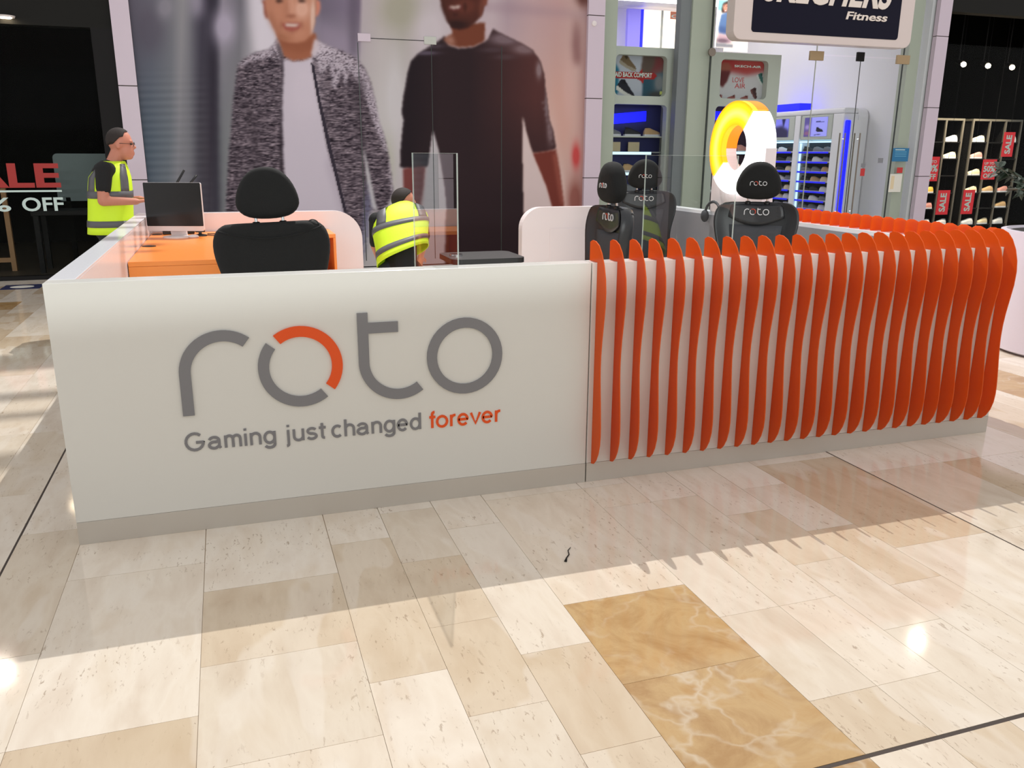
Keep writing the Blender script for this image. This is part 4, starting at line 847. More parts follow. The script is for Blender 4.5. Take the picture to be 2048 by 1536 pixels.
for n_, (x0, x1) in enumerate(((9.845, 10.687), (10.70, 11.545))):
    d = obj('door_%d' % (n_ + 1), MB().box(x0, x1, SF + 0.02, SF + 0.03, 0.02, 3.12), M['glass'], kind='structure')
    obj('door_edge', MB().box(x0, x0 + 0.006, SF + 0.018, SF + 0.032, 0.02, 3.12), M['edge_dark'], d) if n_ else None
    hx = 10.50 if n_ == 0 else 10.80
    for dx, y in ((0.0, SF - 0.04), ):
        k_ = MB(); k_.tube([(hx, y, 0.55), (hx, y, 1.94)], 0.012, 8); h_ = obj('door_bar', k_, M['bronze'], d, smooth='auto')
        k_ = MB(); k_.tube([(hx, y + 0.016, 1.84), (hx, SF + 0.019, 1.84)], 0.009, 6); k_.tube([(hx, y + 0.016, 0.66), (hx, SF + 0.019, 0.66)], 0.009, 6); obj('bar_post', k_, M['chrome'], h_)
        k_ = MB(); k_.tube([(hx, SF + 0.09, 0.55), (hx, SF + 0.09, 1.94)], 0.012, 8); obj('door_bar', k_, M['bronze'], d, smooth='auto')
for (px, py, m, w_) in ((1635, 110, 'brass', 0.13), (1723, 112, 'dark', 0.07), (1808, 118, 'brass', 0.13)):
    q = at(px, py, Y=SF); obj('patch_fitting', MB().box(q.x - w_, q.x + w_, SF + 0.005, SF + 0.045, q.z - 0.08, q.z + 0.06), M[m], w2, bevel=0.004)
# column inside, pale glass jamb at the right
obj('trim_3', MB().box(7.60, 7.99, SF + 0.10, SF + 0.28, 0, 4.7), M['col_lit'], kind='structure'); obj('trim_4', MB().box(7.42, 7.60, SF + 0.14, SF + 0.28, 0, 4.7), M['col_grey'], kind='structure')
obj('trim_5', MB().box(11.72, 11.95, SF + 0.10, SF + 0.28, 0, 4.7), M['col_lit'], kind='structure'); obj('trim_6', MB().box(6.09, 6.36, SF + 0.10, SF + 0.3, 0, 4.7), M['col_lit'], kind='structure')
# hanging sign
sg = thing('shop_sign', 'white rounded shop sign with navy panel hung over the glass doors', 'sign', (0, SF - 0.25, 0))
def q_(px, py): return at(px, py, Y=SF - 0.25)
A, B = q_(1478, 83), q_(1806, 95); sx0, sx1 = q_(1464, 40).x, q_(1820, 50).x; sz0 = (A.z + B.z) / 2; sz1 = sz0 + 1.55
b = MB(); b.prism(rrect(sx0, sx1, sz0, sz1, 0.14, 8), FXZ, -0.06, 0.16); obj('sign_case', b, M['sign_white'], sg, bevel=0.01)
A, B = q_(1500, 64), q_(1790, 82); nx0, nx1, nz0 = q_(1500, 30).x, q_(1793, 45).x, (A.z + B.z) / 2
b = MB(); b.prism(rrect(nx0, nx1, nz0, sz1 - 0.13, 0.05, 6), FXZ, -0.066, -0.0605); obj('navy_panel', b, M['navy'], sg)
zb = q_(1640, 11).z
text('SKECHERS', (q_(1518, 5).x, -0.067, zb - 0.01), M['sign_letter'], sg, w=q_(1770, 20).x - q_(1518, 5).x, h=0.46, depth=0.012, bold=0.03, shear=0.26, name='letter', split=True)
fz = q_(1685, 40).z
text('Fitness', (q_(1685, 40).x, -0.067, fz), M['sign_letter'], sg, w=q_(1767, 34).x - q_(1685, 40).x, h=0.115, depth=0.01, bold=0.02, shear=0.26, name='letter', split=True)
for x in (sx0 + 0.5, sx1 - 0.5): obj('bracket', MB().box(x - 0.03, x + 0.03, 0.16, 0.265, sz0 + 0.2, sz0 + 0.8), M['steel'], sg)
# window display units with cut-outs
def display_unit(x0, x1, z1, label, c1, c2, y=8.8, tr=0.0):
    t = thing('display_unit', label, 'display', (0, y, 0))
    outer = rrect(x0, x1, 0.0, z1, (0, 0, tr, 0.0), 6)
    zs = (c1[2] + c2[3]) / 2
    lo = [(x0, 0.0), (x1, 0.0), (x1, zs), (x0, zs)]
    b = MB()
    def ring(rect, cut):
        n = 6; o = []
        pin = rrect(*cut, 0.07, n)
        for k, p in enumerate(pin):
            cx, cz = (rect[0] + rect[1]) / 2, (rect[2] + rect[3]) / 2
            q = k // (n + 1); f = (k % (n + 1)) / n
            cr = [(rect[0], rect[2]), (rect[1], rect[2]), (rect[1], rect[3]), (rect[0], rect[3])][q]
            o.append((cr[0], p[1]) if (q in (0, 2)) == (f < 0.5) and f != 0.5 else ((p[0], cr[1]) if f != 0.5 else cr))
        return o, pin
    for rect, cut in (((x0, x1, zs, z1), c1), ((x0, x1, 0.0, zs), c2)):
        o_, i_ = ring(rect, cut); b.frame(o_, i_, FXZ, 0, 0.12)
    obj('front_frame', b, M['shop_grey'], t)
    obj('side_wall', MB().box(x0, x0 + 0.04, 0.121, 0.55, 0, z1), M['shop_grey'], t); obj('side_wall', MB().box(x1 - 0.04, x1, 0.121, 0.55, 0, z1), M['shop_grey'], t)
    obj('top_board', MB().box(x0 + 0.041, x1 - 0.041, 0.121, 0.55, z1 - 0.05, z1), M['shop_grey'], t)
    return t
U1 = display_unit(6.38, 7.63, 3.165, 'grey window display unit showing the comfort shoe poster', (6.50, 7.375, 2.455, 3.047), (6.475, 7.41, 0.5, 2.33))
U2 = display_unit(8.03, 9.45, 3.145, 'grey window display unit showing the red and white shoe poster', (8.34, 9.215, 2.455, 3.046), (8.29, 9.25, 0.5, 2.335), tr=0.1)
def small_print(name, x0, x1, z0, z1, y, fn, par, step=0.012, lit=False, wpx=100, hpx=80):
    P = Print(x0, x1, z0, z1, step, lambda U, V: ((U - x0) / (x1 - x0) * wpx, (z1 - V) / (z1 - z0) * hpx)); fn(P)
    return obj(name, P.mesh(name, lambda U, V: (U, np.full(U.shape, y), V), M['print_lit' if lit else 'print']), None, par)
def shoe_pic(P, ox, oy, s_, c, sole=(220, 220, 220), fl=1, rot=0.5):
    co, si = math.cos(rot), math.sin(rot); T = lambda pts: [(ox + s_ * (fl * px * co - py * si), oy + s_ * (fl * px * si + py * co)) for px, py in pts]
    P.poly(T([(-10, 4), (-10, 1.5), (0, 2), (10, 2.2), (12, 4), (8, 6), (-8, 6)]), sole, 0); P.poly(T([(-10, 2), (-10, -5), (-7, -7), (-3, -5), (1, -3), (7, -1), (11, 2), (0, 3)]), c, 0); P.poly(T([(-7, -6), (-4, -5), (-4, -2), (-8, -3)]), tuple(v * 0.6 for v in c), 0)
def pic1(P):
    P.fill((172, 176, 190)); P.poly([(58, 0), (100, 0), (100, 36), (54, 36)], (92, 78, 72), 1); P.poly([(80, 4), (96, 10), (90, 34), (70, 38), (78, 20)], (120, 60, 62), 2); P.poly([(58, 42), (100, 30), (100, 86), (60, 80)], (44, 78, 96), 1); P.blob(88, 50, 9, 16, (120, 124, 130)); P.blob(84, 70, 14, 6, (70, 70, 72)); P.poly([(90, 64), (96, 64), (96, 70), (90, 70)], (190, 196, 110), 0)
    P.poly([(0, 14), (10, 18), (18, 30), (18, 66), (10, 80), (0, 80)], (36, 104, 132), 1); P.poly([(0, 33), (78, 33), (84, 38), (78, 44), (60, 45), (60, 52), (52, 45), (0, 43)], (158, 44, 44), 0)
    P.poly([(52, 33), (58, 26), (58, 33)], (158, 44, 44), 0); shoe_pic(P, 34, 18, 1.55, (110, 92, 70), (150, 140, 126), 1, 0.5); shoe_pic(P, 32, 62, 1.75, (36, 36, 46), (206, 204, 200), 1, 0.55); P.poly([(78, 76), (100, 74), (100, 80), (78, 80)], (150, 50, 50), 0)
def pic2(P):
    P.fill((196, 194, 200)); P.poly([(0, 0), (100, 0), (100, 20), (62, 30), (36, 26), (0, 26)], (158, 46, 48), 3); P.blob(70, 14, 40, 12, (176, 84, 80), 0.6); P.poly([(0, 14), (26, 10), (34, 18), (30, 26), (8, 26)], (150, 86, 72), 1); P.poly([(4, 26), (32, 24), (26, 44), (18, 54), (10, 46)], (96, 44, 46), 1)
    shoe_pic(P, 90, 36, 0.95, (60, 104, 100), (200, 206, 206), 1, 1.0); shoe_pic(P, 80, 62, 0.95, (76, 52, 52), (110, 70, 70), 1, 1.0)
    for cx in (11, 36, 60): shoe_pic(P, cx, 71, 0.75, (150, 90, 88), (180, 130, 124), -1, 0.0)
pp = small_print('shoe_poster', 6.44, 7.44, 2.40, 3.10, 0.125, pic1, U1); pp2 = small_print('shoe_poster', 8.28, 9.28, 2.40, 3.10, 0.125, pic2, U2)
text('LAID BACK COMFORT', (6.525, 0.122, 2.735), M['sale_white'], U1, w=0.66, h=0.07, depth=0.001, bold=0.02)
text('SKECH-AIR', (8.66, 0.122, 2.945), M['sale_white'], U2, w=0.50, h=0.035, depth=0.001, bold=0.02)
text('LOVE', (8.64, 0.122, 2.715), M['card_red'], U2, w=0.22, h=0.075, depth=0.001, bold=-0.005); text('AIR', (8.69, 0.122, 2.625), M['card_red'], U2, w=0.20, h=0.075, depth=0.001, bold=-0.005)
# shoes
def shoe_mesh(col, sole='shoe_sole', length=0.27):
    b = MB(); X = [0, 0.02, 0.06, 0.1, 0.14, 0.18, 0.22, 0.255, 0.27]; Wd = [0.02, 0.031, 0.035, 0.034, 0.035, 0.042, 0.045, 0.034, 0.015]; Hh = [0.06, 0.098, 0.105, 0.09, 0.075, 0.062, 0.05, 0.038, 0.02]
    rings = []
    for x, w, h in zip(X, Wd, Hh): rings.append([(x - 0.135, w * math.cos(a), 0.022 + h * max(0, math.sin(a)) * (0.9 if x < 0.1 else 1)) for a in np.linspace(0, PI, 8)])
    b.loft(rings); b.mi = 1; rr = [[(x - 0.135, s_ * w * 1.08, z) for x, w in zip(X, Wd)] for s_ in (1, -1) for z in (0,)]
    outl = [(x - 0.135, w * 1.08) for x, w in zip(X, Wd)] + [(x - 0.135, -w * 1.08) for x, w in list(zip(X, Wd))[::-1]]
    b.prism(outl, FXY, 0, 0.026); b.mi = 2
    b.loft([[(-0.135 + 0.035 + 0.03 * math.cos(a), 0.021 * math.sin(a), z) for a in [2 * PI * q / 8 for q in range(8)]] for z in (0.11, 0.119)])
    return b.mesh('trainer', [M['shoe_' + col], M[sole], M['shoe_black']])
SHOE = {c: shoe_mesh(c) for c in ('grey', 'black', 'white', 'tan', 'cream', 'pink', 'yellow')}
ORD = ['first', 'second', 'third', 'fourth', 'fifth', 'sixth', 'seventh', 'eighth']
def shoe(col, loc, rz, label, group, s_=1.0, par=None):
    o = bpy.data.objects.new('trainer', SHOE[col]); COL.objects.link(o); o.location = loc; o.rotation_euler = (0, 0, rz); o.scale = (s_,) * 3
    return tag(o, label, 'shoe', group)
# shelves inside the first unit
for zt in (1.86, 1.62, 1.30, 0.98):
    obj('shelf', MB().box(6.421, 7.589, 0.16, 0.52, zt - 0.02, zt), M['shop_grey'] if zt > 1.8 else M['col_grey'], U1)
obj('back_board', MB().box(6.421, 7.589, 0.525, 0.549, 0.0, 3.1), mat('deep_blue_board', (40, 44, 110), 0.5), U1)
obj('light_strip', MB().prism([(6.43, 2.02), (7.30, 2.10), (7.30, 2.26), (6.43, 2.18)], FXZ, 0.48, 0.50), M['blue_led'], U1)
for zt in (1.605, 1.285): obj('shelf_light', MB().box(6.50, 7.25, 0.15, 0.158, zt - 0.03, zt + 0.012), M['cool_led'], U1)
for i, x in enumerate((6.72, 7.06)):
    obj('price_card', MB().box(x - 0.1, x + 0.1, 0.40, 0.41, 1.622, 1.77), M['shoe_cream'], U1)
for r_, (zt, cs) in enumerate(((1.861, ('grey', 'black', 'tan')), (1.301, ('grey', 'tan', 'grey')), (0.981, ('black', 'grey', 'black')))):
    for i, c in enumerate(cs):
        shoe(c, (6.63 + 0.35 * i, 8.8 + 0.32, zt), 0.15, f'{c} trainer, {ORD[i]} from the left on the {("top", "middle", "lowest")[r_]} shelf of the comfort poster unit', 'shoes in the window display unit', 1.15)
# second unit: shelf line and shoes seen through the ring
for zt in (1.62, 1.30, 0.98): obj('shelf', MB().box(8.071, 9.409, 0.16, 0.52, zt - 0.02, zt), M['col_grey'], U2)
obj('back_board', MB().box(8.071, 9.409, 0.525, 0.549, 0.0, 3.08), mat('plum_board', (70, 44, 62), 0.5), U2); obj('shelf_light', MB().box(8.2, 9.3, 0.15, 0.158, 1.59, 1.63), M['cool_led'], U2); obj('light_strip', MB().box(8.1, 9.3, 0.48, 0.50, 2.14, 2.28), M['blue_led'], U2)
for r_, (zt, cs) in enumerate(((1.621, ('pink', 'grey', 'pink')), (1.301, ('black', 'white', 'tan')), (0.981, ('grey', 'white', 'black')))):
    for i, c in enumerate(cs):
        shoe(c, (8.42 + 0.32 * i, 8.8 + 0.32, zt), 0.25, f'{c} trainer, {ORD[i]} from the left on the {("top", "middle", "lowest")[r_]} shelf behind the ring sign', 'shoes in the second display unit', 1.1)
# shoe wall along the right side of the shop
sw_ = thing('shoe_wall', 'tall white shoe wall with blue shelf lips on the right of the shop', 'shelving', (11.5, 9.66, 0))
b = MB(); b.prism(rrect(0.0, 2.5, 0.0, 2.42, (0, 0, 0, 0.16), 6), FYZ, 0.32, 0.54); obj('back_case', b, M['shop_white'], sw_)
def jamb(y0, y1, z0, z1): obj('jamb', MB().box(0, 0.319, y0, y1, z0, z1), M['shop_white'], sw_, bevel=0.01)
jamb(0.0, 0.29, 0, 2.32); jamb(1.26, 1.42, 0, 2.32); jamb(2.38, 2.5, 0, 2.32)
obj('header', MB().box(0.0, 0.319, 0.0, 2.5, 2.321, 2.42), M['shop_white'], sw_, bevel=0.03)
for y0, y1 in ((0.291, 1.259), (1.421, 2.379)):
    obj('picture_box', MB().box(0.01, 0.319, y0 + 0.02, y1 - 0.02, 1.86, 2.32), M['shop_grey'], sw_, bevel=0.02)
    obj('shelf_light', MB().box(0.02, 0.3, y0 + 0.01, y1 - 0.01, 1.815, 1.835), M['cool_led'], sw_); obj('side_light', MB().box(0.03, 0.05, y1 - 0.06, y1 - 0.02, 0.35, 1.80), M['cool_led'], sw_)
    obj('dark_back', MB().box(0.27, 0.318, y0, y1, 0.1, 1.81), M['char'], sw_)
def picY(P):
    P.fill((150, 150, 236)); P.poly([(0, 0), (30, 0), (30, 80), (0, 80)], (84, 74, 140), 1); P.blob(14, 40, 10, 10, (150, 130, 190)); P.blob(14, 66, 12, 8, (130, 84, 120)); shoe_pic(P, 68, 52, 1.5, (26, 26, 44), (26, 26, 44), 1, 0.1); P.poly([(50, 16), (86, 18), (86, 21), (50, 20)], (60, 60, 120), 0); P.blob(64, 72, 8, 2, (60, 60, 110)); P.blob(50, 74, 4, 2, (60, 60, 110))
def picZ(P):
    P.fill((120, 120, 220)); P.poly([(0, 40), (60, 30), (100, 50), (100, 80), (0, 80)], (40, 36, 70), 2); P.poly([(60, 0), (80, 0), (70, 40)], (30, 30, 70), 1)
for k_, (y0, y1, fn) in enumerate(((0.445, 1.125, picY), (1.62, 2.2, picZ))):
    P = Print(0, y1 - y0, 1.925, 2.275, 0.012, lambda U, V: (U / (y1 - y0) * 100, (2.275 - V) / 0.35 * 80)); fn(P)
    obj('lit_picture', P.mesh('lit_picture', lambda U, V: (np.full(U.shape, 0.004), y1 - U, V), M['print_lit']), None, sw_)
bl = MB(); bl.prism(rrect(-0.085, -0.012, 0.3, 2.2, (0, 0, 0.03, 0.03)), FYZ, 0.03, 0.09); obj('blue_light', bl, M['blue_led'], sw_); obj('blue_light_case', MB().box(0.091, 0.30, -0.10, -0.001, 0.0, 2.2), M['shop_white'], sw_)
obj('blue_fascia', MB().box(0.02, 0.31, 1.35, 2.5, 2.43, 2.56), M['blue_led'], sw_)
SEQ = ['grey', 'black', 'white', 'black', 'grey', 'tan', 'white', 'cream', 'black', 'grey', 'white', 'grey']
n_ = 0
ZR = [1.655, 1.47, 1.285, 1.10, 0.915, 0.74, 0.575]
for r_, z in enumerate(ZR):
    for bay, (y0, y1) in enumerate(((0.291, 1.259), (1.421, 2.379))):
        obj('shelf', MB().box(0.02, 0.268, y0 + 0.07, y1 - 0.02, z - 0.045, z - 0.03), M['char'], sw_); obj('shelf_lip', MB().box(0.012, 0.0195, y0 + 0.07, y1 - 0.02, z - 0.045, z - 0.012), M['blue_shelf'], sw_)
        for i in range(3):
            if bay == 0: c = [['black', 'grey', 'grey'], ['black', 'white', 'grey'], ['grey', 'grey', 'tan'], ['black', 'tan', 'cream'], ['black', 'black', 'white'], ['black', 'white', 'grey'], ['grey', 'grey', 'white']][r_][i]
            else: c = rnd.choice(SEQ)
            yy = 9.66 + y1 - 0.2 - 0.3 * i
            shoe(c, (11.5 + 0.13, yy, z - 0.0295), -PI / 2 + 0.35, f'{c} trainer, {ORD[i]} along on the {ORD[r_]} shelf down of the {"right" if bay == 0 else "left"} shoe wall bay', 'trainers on the blue-lit shoe wall', 1.0)
# wall graphics deep in the shop
g1 = thing('wall_graphic', 'warm lightbox panel with orange comfort lettering at the back of the shop', 'lightbox', (0, 14.6, 0))
def r14(px0, py0, px1, py1, Y=14.6): a = at(px0, py0, Y=Y); c = at(px1, py1, Y=Y); return a.x, c.x, c.z, a.z
x0, x1, z0, z1 = r14(1292, -8, 1375, 110); obj('lightbox', MB().box(x0, x1, 0, 0.1, z0, 4.68), M['warm_box'], g1)
xm = at(1321, 60, Y=14.6).x; obj('lightbox_seam', MB().box(xm, xm + 0.05, -0.01, -0.001, z0, 4.68), M['shop_grey'], g1)
x0, x1, z0, z1 = r14(1341, 23, 1390, 41); obj('orange_label', MB().box(x0, x1, -0.012, -0.001, z0, z1), mat('label_orange', (222, 140, 112), 0.5), g1); text('COMFORT', (x0 + 0.02, -0.013, z0 + 0.02), M['sale_white'], g1, w=1.5, h=(z1 - z0) * 0.5, depth=0.002, bold=0.01)
x0, x1, z0, z1 = r14(1258, -10, 1284, 110); obj('wall_light_blue', MB().box(x0 + 0.32, x1, 0, 0.1, z0, 4.68), M['blue_led'], g1); obj('wall_light_violet', MB().box(x0, x0 + 0.31, 0, 0.1, z0, 4.68), mat('violet_glow_panel', (150, 140, 240), 0.5, emit=(140, 130, 250), es=0.35), g1)
g2 = thing('wall_graphic', 'tall poster of a woman in a denim shirt left of the hanging sign', 'poster', (0, 12.5, 0))
def picW(P):
    P.fill((252, 240, 226)); P.poly([(0, 6), (100, 8), (100, 44), (0, 40)], (140, 196, 196), 1); P.poly([(26, 18), (50, 10), (76, 16), (86, 34), (84, 46), (20, 46), (22, 30)], (56, 36, 32), 1); P.poly([(28, 22), (52, 18), (60, 28), (54, 42), (36, 44), (28, 34)], (204, 140, 116), 1); P.poly([(34, 37), (48, 38), (42, 41)], (240, 230, 226), 0); P.poly([(30, 26), (36, 25), (36, 27)], (40, 26, 26), 0); P.poly([(44, 25), (52, 25), (50, 27)], (40, 26, 26), 0)
    P.poly([(20, 50), (50, 44), (92, 48), (100, 70), (92, 112), (14, 108), (10, 80)], (96, 124, 168), 1); P.poly([(10, 84), (60, 90), (90, 96), (88, 112), (12, 106)], (78, 100, 146), 2); P.poly([(8, 108), (86, 112), (84, 136), (4, 132)], (206, 170, 176), 2)
    P.blob(36, 130, 36, 7, (110, 84, 96), 0.8); P.poly([(0, 136), (100, 140), (100, 150), (0, 150)], (150, 146, 150), 1)
x0, x1, z0, z1 = r14(1438, -6, 1466, 96, 12.5); small_print('poster_sheet', x0, x1, z0, z1, 0.0, picW, g2, 0.012, True, 100, 150); obj('poster_board', MB().box(x0, x1, 0.005, 0.05, z0, z1), M['warm_box'], g2)
x0, x1, z0, z1 = r14(1460, 60, 1498, 104, 12.5); obj('warm_panel', MB().box(x1 - 0.55, x1, 0.06, 0.1, z0, z1 + 0.6), M['warm_box'], g2)
# notices on the door glass
def notice(px0, py0, px1, py1, m, label, nm='notice', y=SF + 0.0185):
    a = at(px0, py0, Y=SF); c = at(px1, py1, Y=SF); o = obj(nm, MB().box(a.x, c.x, y - 0.0015, y, c.z, a.z), M[m]); return tag(o, label, 'notice'), a, c
o, a, c = notice(1788, 296, 1817, 323, 'card_blue', 'blue notice card on the glass by the right lavender pillar')
for k_ in range(4): obj('print_line', MB().box(a.x + 0.05, c.x - (0.05 if k_ else 0.09), SF + 0.0155, SF + 0.0165, a.z - 0.035 - 0.035 * k_, a.z - 0.022 - 0.035 * k_), M['sale_white'] if k_ == 0 else mat('pale_blue_ink', (90, 160, 196)), o)
notice(1796, 335, 1806, 346, 'card_red', 'small red sticker under the blue notice card'); o, a, c = notice(1782, 348, 1802, 384, 'paper', 'white sheet of paper on the glass below the red sticker')
obj('print_block', MB().box(a.x + 0.03, a.x + 0.10, SF + 0.0155, SF + 0.0165, c.z + 0.05, a.z - 0.03), M['shoe_cream'], o)
notice(1723, 337, 1730, 352, 'card_red', 'small red sticker on the glass door beside the long bar'); notice(1724, 327, 1732, 335, 'col_grey', 'small round-looking pale violet sticker above the red door sticker'); notice(1758, 316, 1767, 326, 'col_grey', 'small grey sticker in the middle of the right glass door')

# dark shop on the right with lit shoes --------------------------------------
shop_box(12.37, 18.8, SF + 0.06, 12.6, 4.7, M['void'], M['void_floor'], 'right_shop')
w3 = obj('window_3', MB().box(12.37, 18.8, SF + 0.03, SF + 0.04, 0.02, 3.4), M['glass'], kind='structure'); obj('trim_7', MB().box(12.37, 18.8, SF, SF + 0.2, 3.9, 4.7), M['dark2'], kind='structure')
for i, (px, py) in enumerate(((1924, 127), (1973, 130), (2021, 133))):
    q = at(px, py, Y=9.6); t = thing('spot_lamp', f'small bright ceiling spot in the dark shoe shop, {ORD[i]} from its pillar', 'lamp', (q.x, 9.6, q.z), group='spot lamps in the dark shoe shop')
    b = MB(); b.ell((0, -0.04, -0.02), (0.055, 0.04, 0.045)); obj('bulb', b, M['lamp_glow'], t, smooth=True); b = MB(); b.tube([(0, -0.02, 0), (0, 0.12, 0.05)], [0.05, 0.035], 12); obj('lamp_can', b, M['dark'], t, smooth='auto'); b = MB(); b.tube([(0, 0.08, 0.05), (0, 0.08, 4.7 - q.z)], 0.01, 6); obj('lamp_rod', b, M['dark'], t)
    lamp('spot_lamp_light', 'SPOT', (q.x, 9.5, q.z - 0.05), 280, (1, 0.86, 0.66), (q.x - 0.1, 10.1, 0.6), shadow_soft_size=0.05, spot_size=1.5, spot_blend=0.6)
def rack(x0, xs, x1, label):
    t = thing('shoe_rack', label, 'rack', (0, 10.0, 0))
    for x in [x0] + xs + [x1]: obj('upright', MB().box(x - 0.02, x + 0.02, 0, 0.03, 0, 2.25), M['shelf_metal'], t); obj('side_sheet', MB().box(x - 0.006, x + 0.006, 0.031, 0.45, 0, 2.25), M['dark'], t)
    obj('top_rail', MB().box(x0 - 0.02, x1 + 0.02, 0, 0.45, 2.251, 2.29), M['shelf_metal'], t)
    for z in (0.22, 0.55, 0.86, 1.20, 1.53, 1.85):
        e = [x0] + xs + [x1]
        for a_, c_ in zip(e, e[1:]): obj('shelf', MB().box(a_ + 0.021, c_ - 0.021, 0.0, 0.45, z - 0.02, z), M['dark'], t)
    return t
rack(13.30, [14.22], 14.65, 'dark shoe rack nearest the right lavender pillar'); rack(14.90, [15.33, 15.74], 16.15, 'dark shoe rack behind the plant in the right shop')
RS = [(1886, 281, 'white'), (1917, 281, 'cream'), (1960, 281, 'cream'), (2005, 281, 'white'), (1910, 315, 'cream'), (1953, 315, 'pink'), (1947, 350, 'cream'), (1962, 350, 'white'), (1858, 391, 'yellow'), (1911, 391, 'cream'), (1975, 382, 'tan'), (2003, 382, 'pink'), (1858, 416, 'pink'), (1980, 414, 'tan'), (2010, 414, 'tan'), (1850, 442, 'white'), (1897, 442, 'white'), (1925, 450, 'white'), (1965, 455, 'cream'), (1995, 452, 'white'), (2020, 440, 'white')]
zsh = [0.22, 0.55, 0.86, 1.20, 1.53, 1.85]
CNT = {}; USED = []
BAYS = ((13.34, 14.18), (14.26, 14.61), (14.94, 15.29), (15.37, 15.70), (15.78, 16.11))
for i, (px, py, c) in enumerate(RS):
    q = at(px, py, Y=10.14); z = min(zsh, key=lambda v: abs(v - q.z))
    bay = min(BAYS, key=lambda v: abs((v[0] + v[1]) / 2 - q.x) - (v[1] - v[0]) / 2); hl = 0.155
    x = min(max(q.x, bay[0] + hl + 0.012), bay[1] - hl - 0.012)
    if any(abs(x - u) < 0.325 and z == w for u, w in USED): continue
    USED.append((x, z)); rk = 'left' if x < 14.78 else 'right'; CNT[(rk, z)] = CNT.get((rk, z), 0) + 1
    shoe(c, (x, 10.06, z + 0.0005), PI + rnd.uniform(-0.1, 0.1), f'{c} lit shoe, {ORD[CNT[(rk, z)] - 1]} on the {ORD[5 - zsh.index(z)]} shelf down of the {rk} dark rack', 'lit shoes in the dark right shop', 1.12)
def sale_sign(px, py, w, h, s_, label, rot=False, Y=9.4):
    q = at(px, py, Y=Y); t = thing('sale_sign', label, 'sign', (q.x, Y, q.z))
    obj('sign_card', MB().box(-w / 2, w / 2, 0, 0.01, -h / 2, h / 2), mat('sign_red', (214, 30, 44), 0.5, emit=(214, 26, 40), es=0.25) if 'sign_red' not in bpy.data.materials else bpy.data.materials['sign_red'], t)
    if rot: text('SALE', (-w * 0.3, -0.001, -h * 0.38), M['sale_white'], t, w=h * 0.76, h=w * 0.52, depth=0.004, bold=0.03, rot90=True)
    else:
        text('UP TO', (-w * 0.4, -0.001, h * 0.24), M['sale_white'], t, w=w * 0.7, h=h * 0.12, depth=0.004, bold=0.01); text('50%', (-w * 0.42, -0.001, -h * 0.12), M['sale_white'], t, w=w * 0.84, h=h * 0.3, depth=0.004, bold=0.03); text('OFF', (-w * 0.38, -0.001, -h * 0.42), M['sale_white'], t, w=w * 0.74, h=h * 0.22, depth=0.004, bold=0.02)
    b = MB(); b.tube([(0, 0.012, h / 2 - 0.02), (0, 0.012, 4.7 - q.z)], 0.003, 5); obj('hanging_wire', b, M['dark'], t)
sale_sign(2017, 289, 0.27, 0.46, '', 'red sale sign hung highest above the plant', True); sale_sign(1886, 405, 0.29, 0.46, '', 'lower red sale sign hung next to the right lavender pillar', True); sale_sign(1936, 404, 0.28, 0.46, '', 'lower red sale sign hung in front of the gap between the racks', True)
sale_sign(1862, 338, 0.36, 0.45, '', 'red fifty percent off sign partly behind the right lavender pillar'); sale_sign(1978, 339, 0.34, 0.38, '', 'red fifty percent off sign half behind the plant leaves')

# planter with plant -----------------------------------------------------------
PX, PY = 7.42, 1.42
pl = thing('planter', 'large round white planter right of the kiosk', 'planter', (PX, PY, 0))
b = MB(); b.lathe([(0.001, 0.0), (0.60, 0.0), (0.66, 0.03), (0.69, 0.30), (0.70, 0.95), (0.70, 1.0), (0.66, 1.005), (0.64, 0.95), (0.001, 0.94)], 48); obj('pot', b, M['planter'], pl, smooth='auto')
b = MB(); b.lathe([(0.001, 0.945), (0.638, 0.945), (0.638, 0.985), (0.001, 0.99)], 32); obj('soil', b, M['soil'], pl)
pt = thing('potted_plant', 'dark leafy plant growing from the round white planter', 'plant', (PX, PY, 0.992))
lf = MB(); lf.add([(0, 0, 0), (0.06, 0.035, 0.012), (0.13, 0.03, 0.01), (0.21, 0, -0.02), (0.13, -0.03, 0.01), (0.06, -0.035, 0.012), (0.06, 0, 0), (0.13, 0, -0.002)], [(0, 6, 1), (1, 6, 7, 2), (2, 7, 3), (3, 7, 4), (4, 7, 6, 5), (5, 6, 0)])
lme = lf.mesh('leaf', M['leaf'])
TIPS = [(6.52, 1.22, 1.40), (6.45, 1.50, 1.33), (6.60, 1.30, 1.60), (6.74, 1.46, 1.72), (6.58, 1.75, 1.50), (6.90, 1.25, 1.62), (7.15, 1.45, 1.80), (7.4, 1.2, 1.66), (7.7, 1.7, 1.6), (6.85, 1.9, 1.45), (6.66, 1.05, 1.28)]
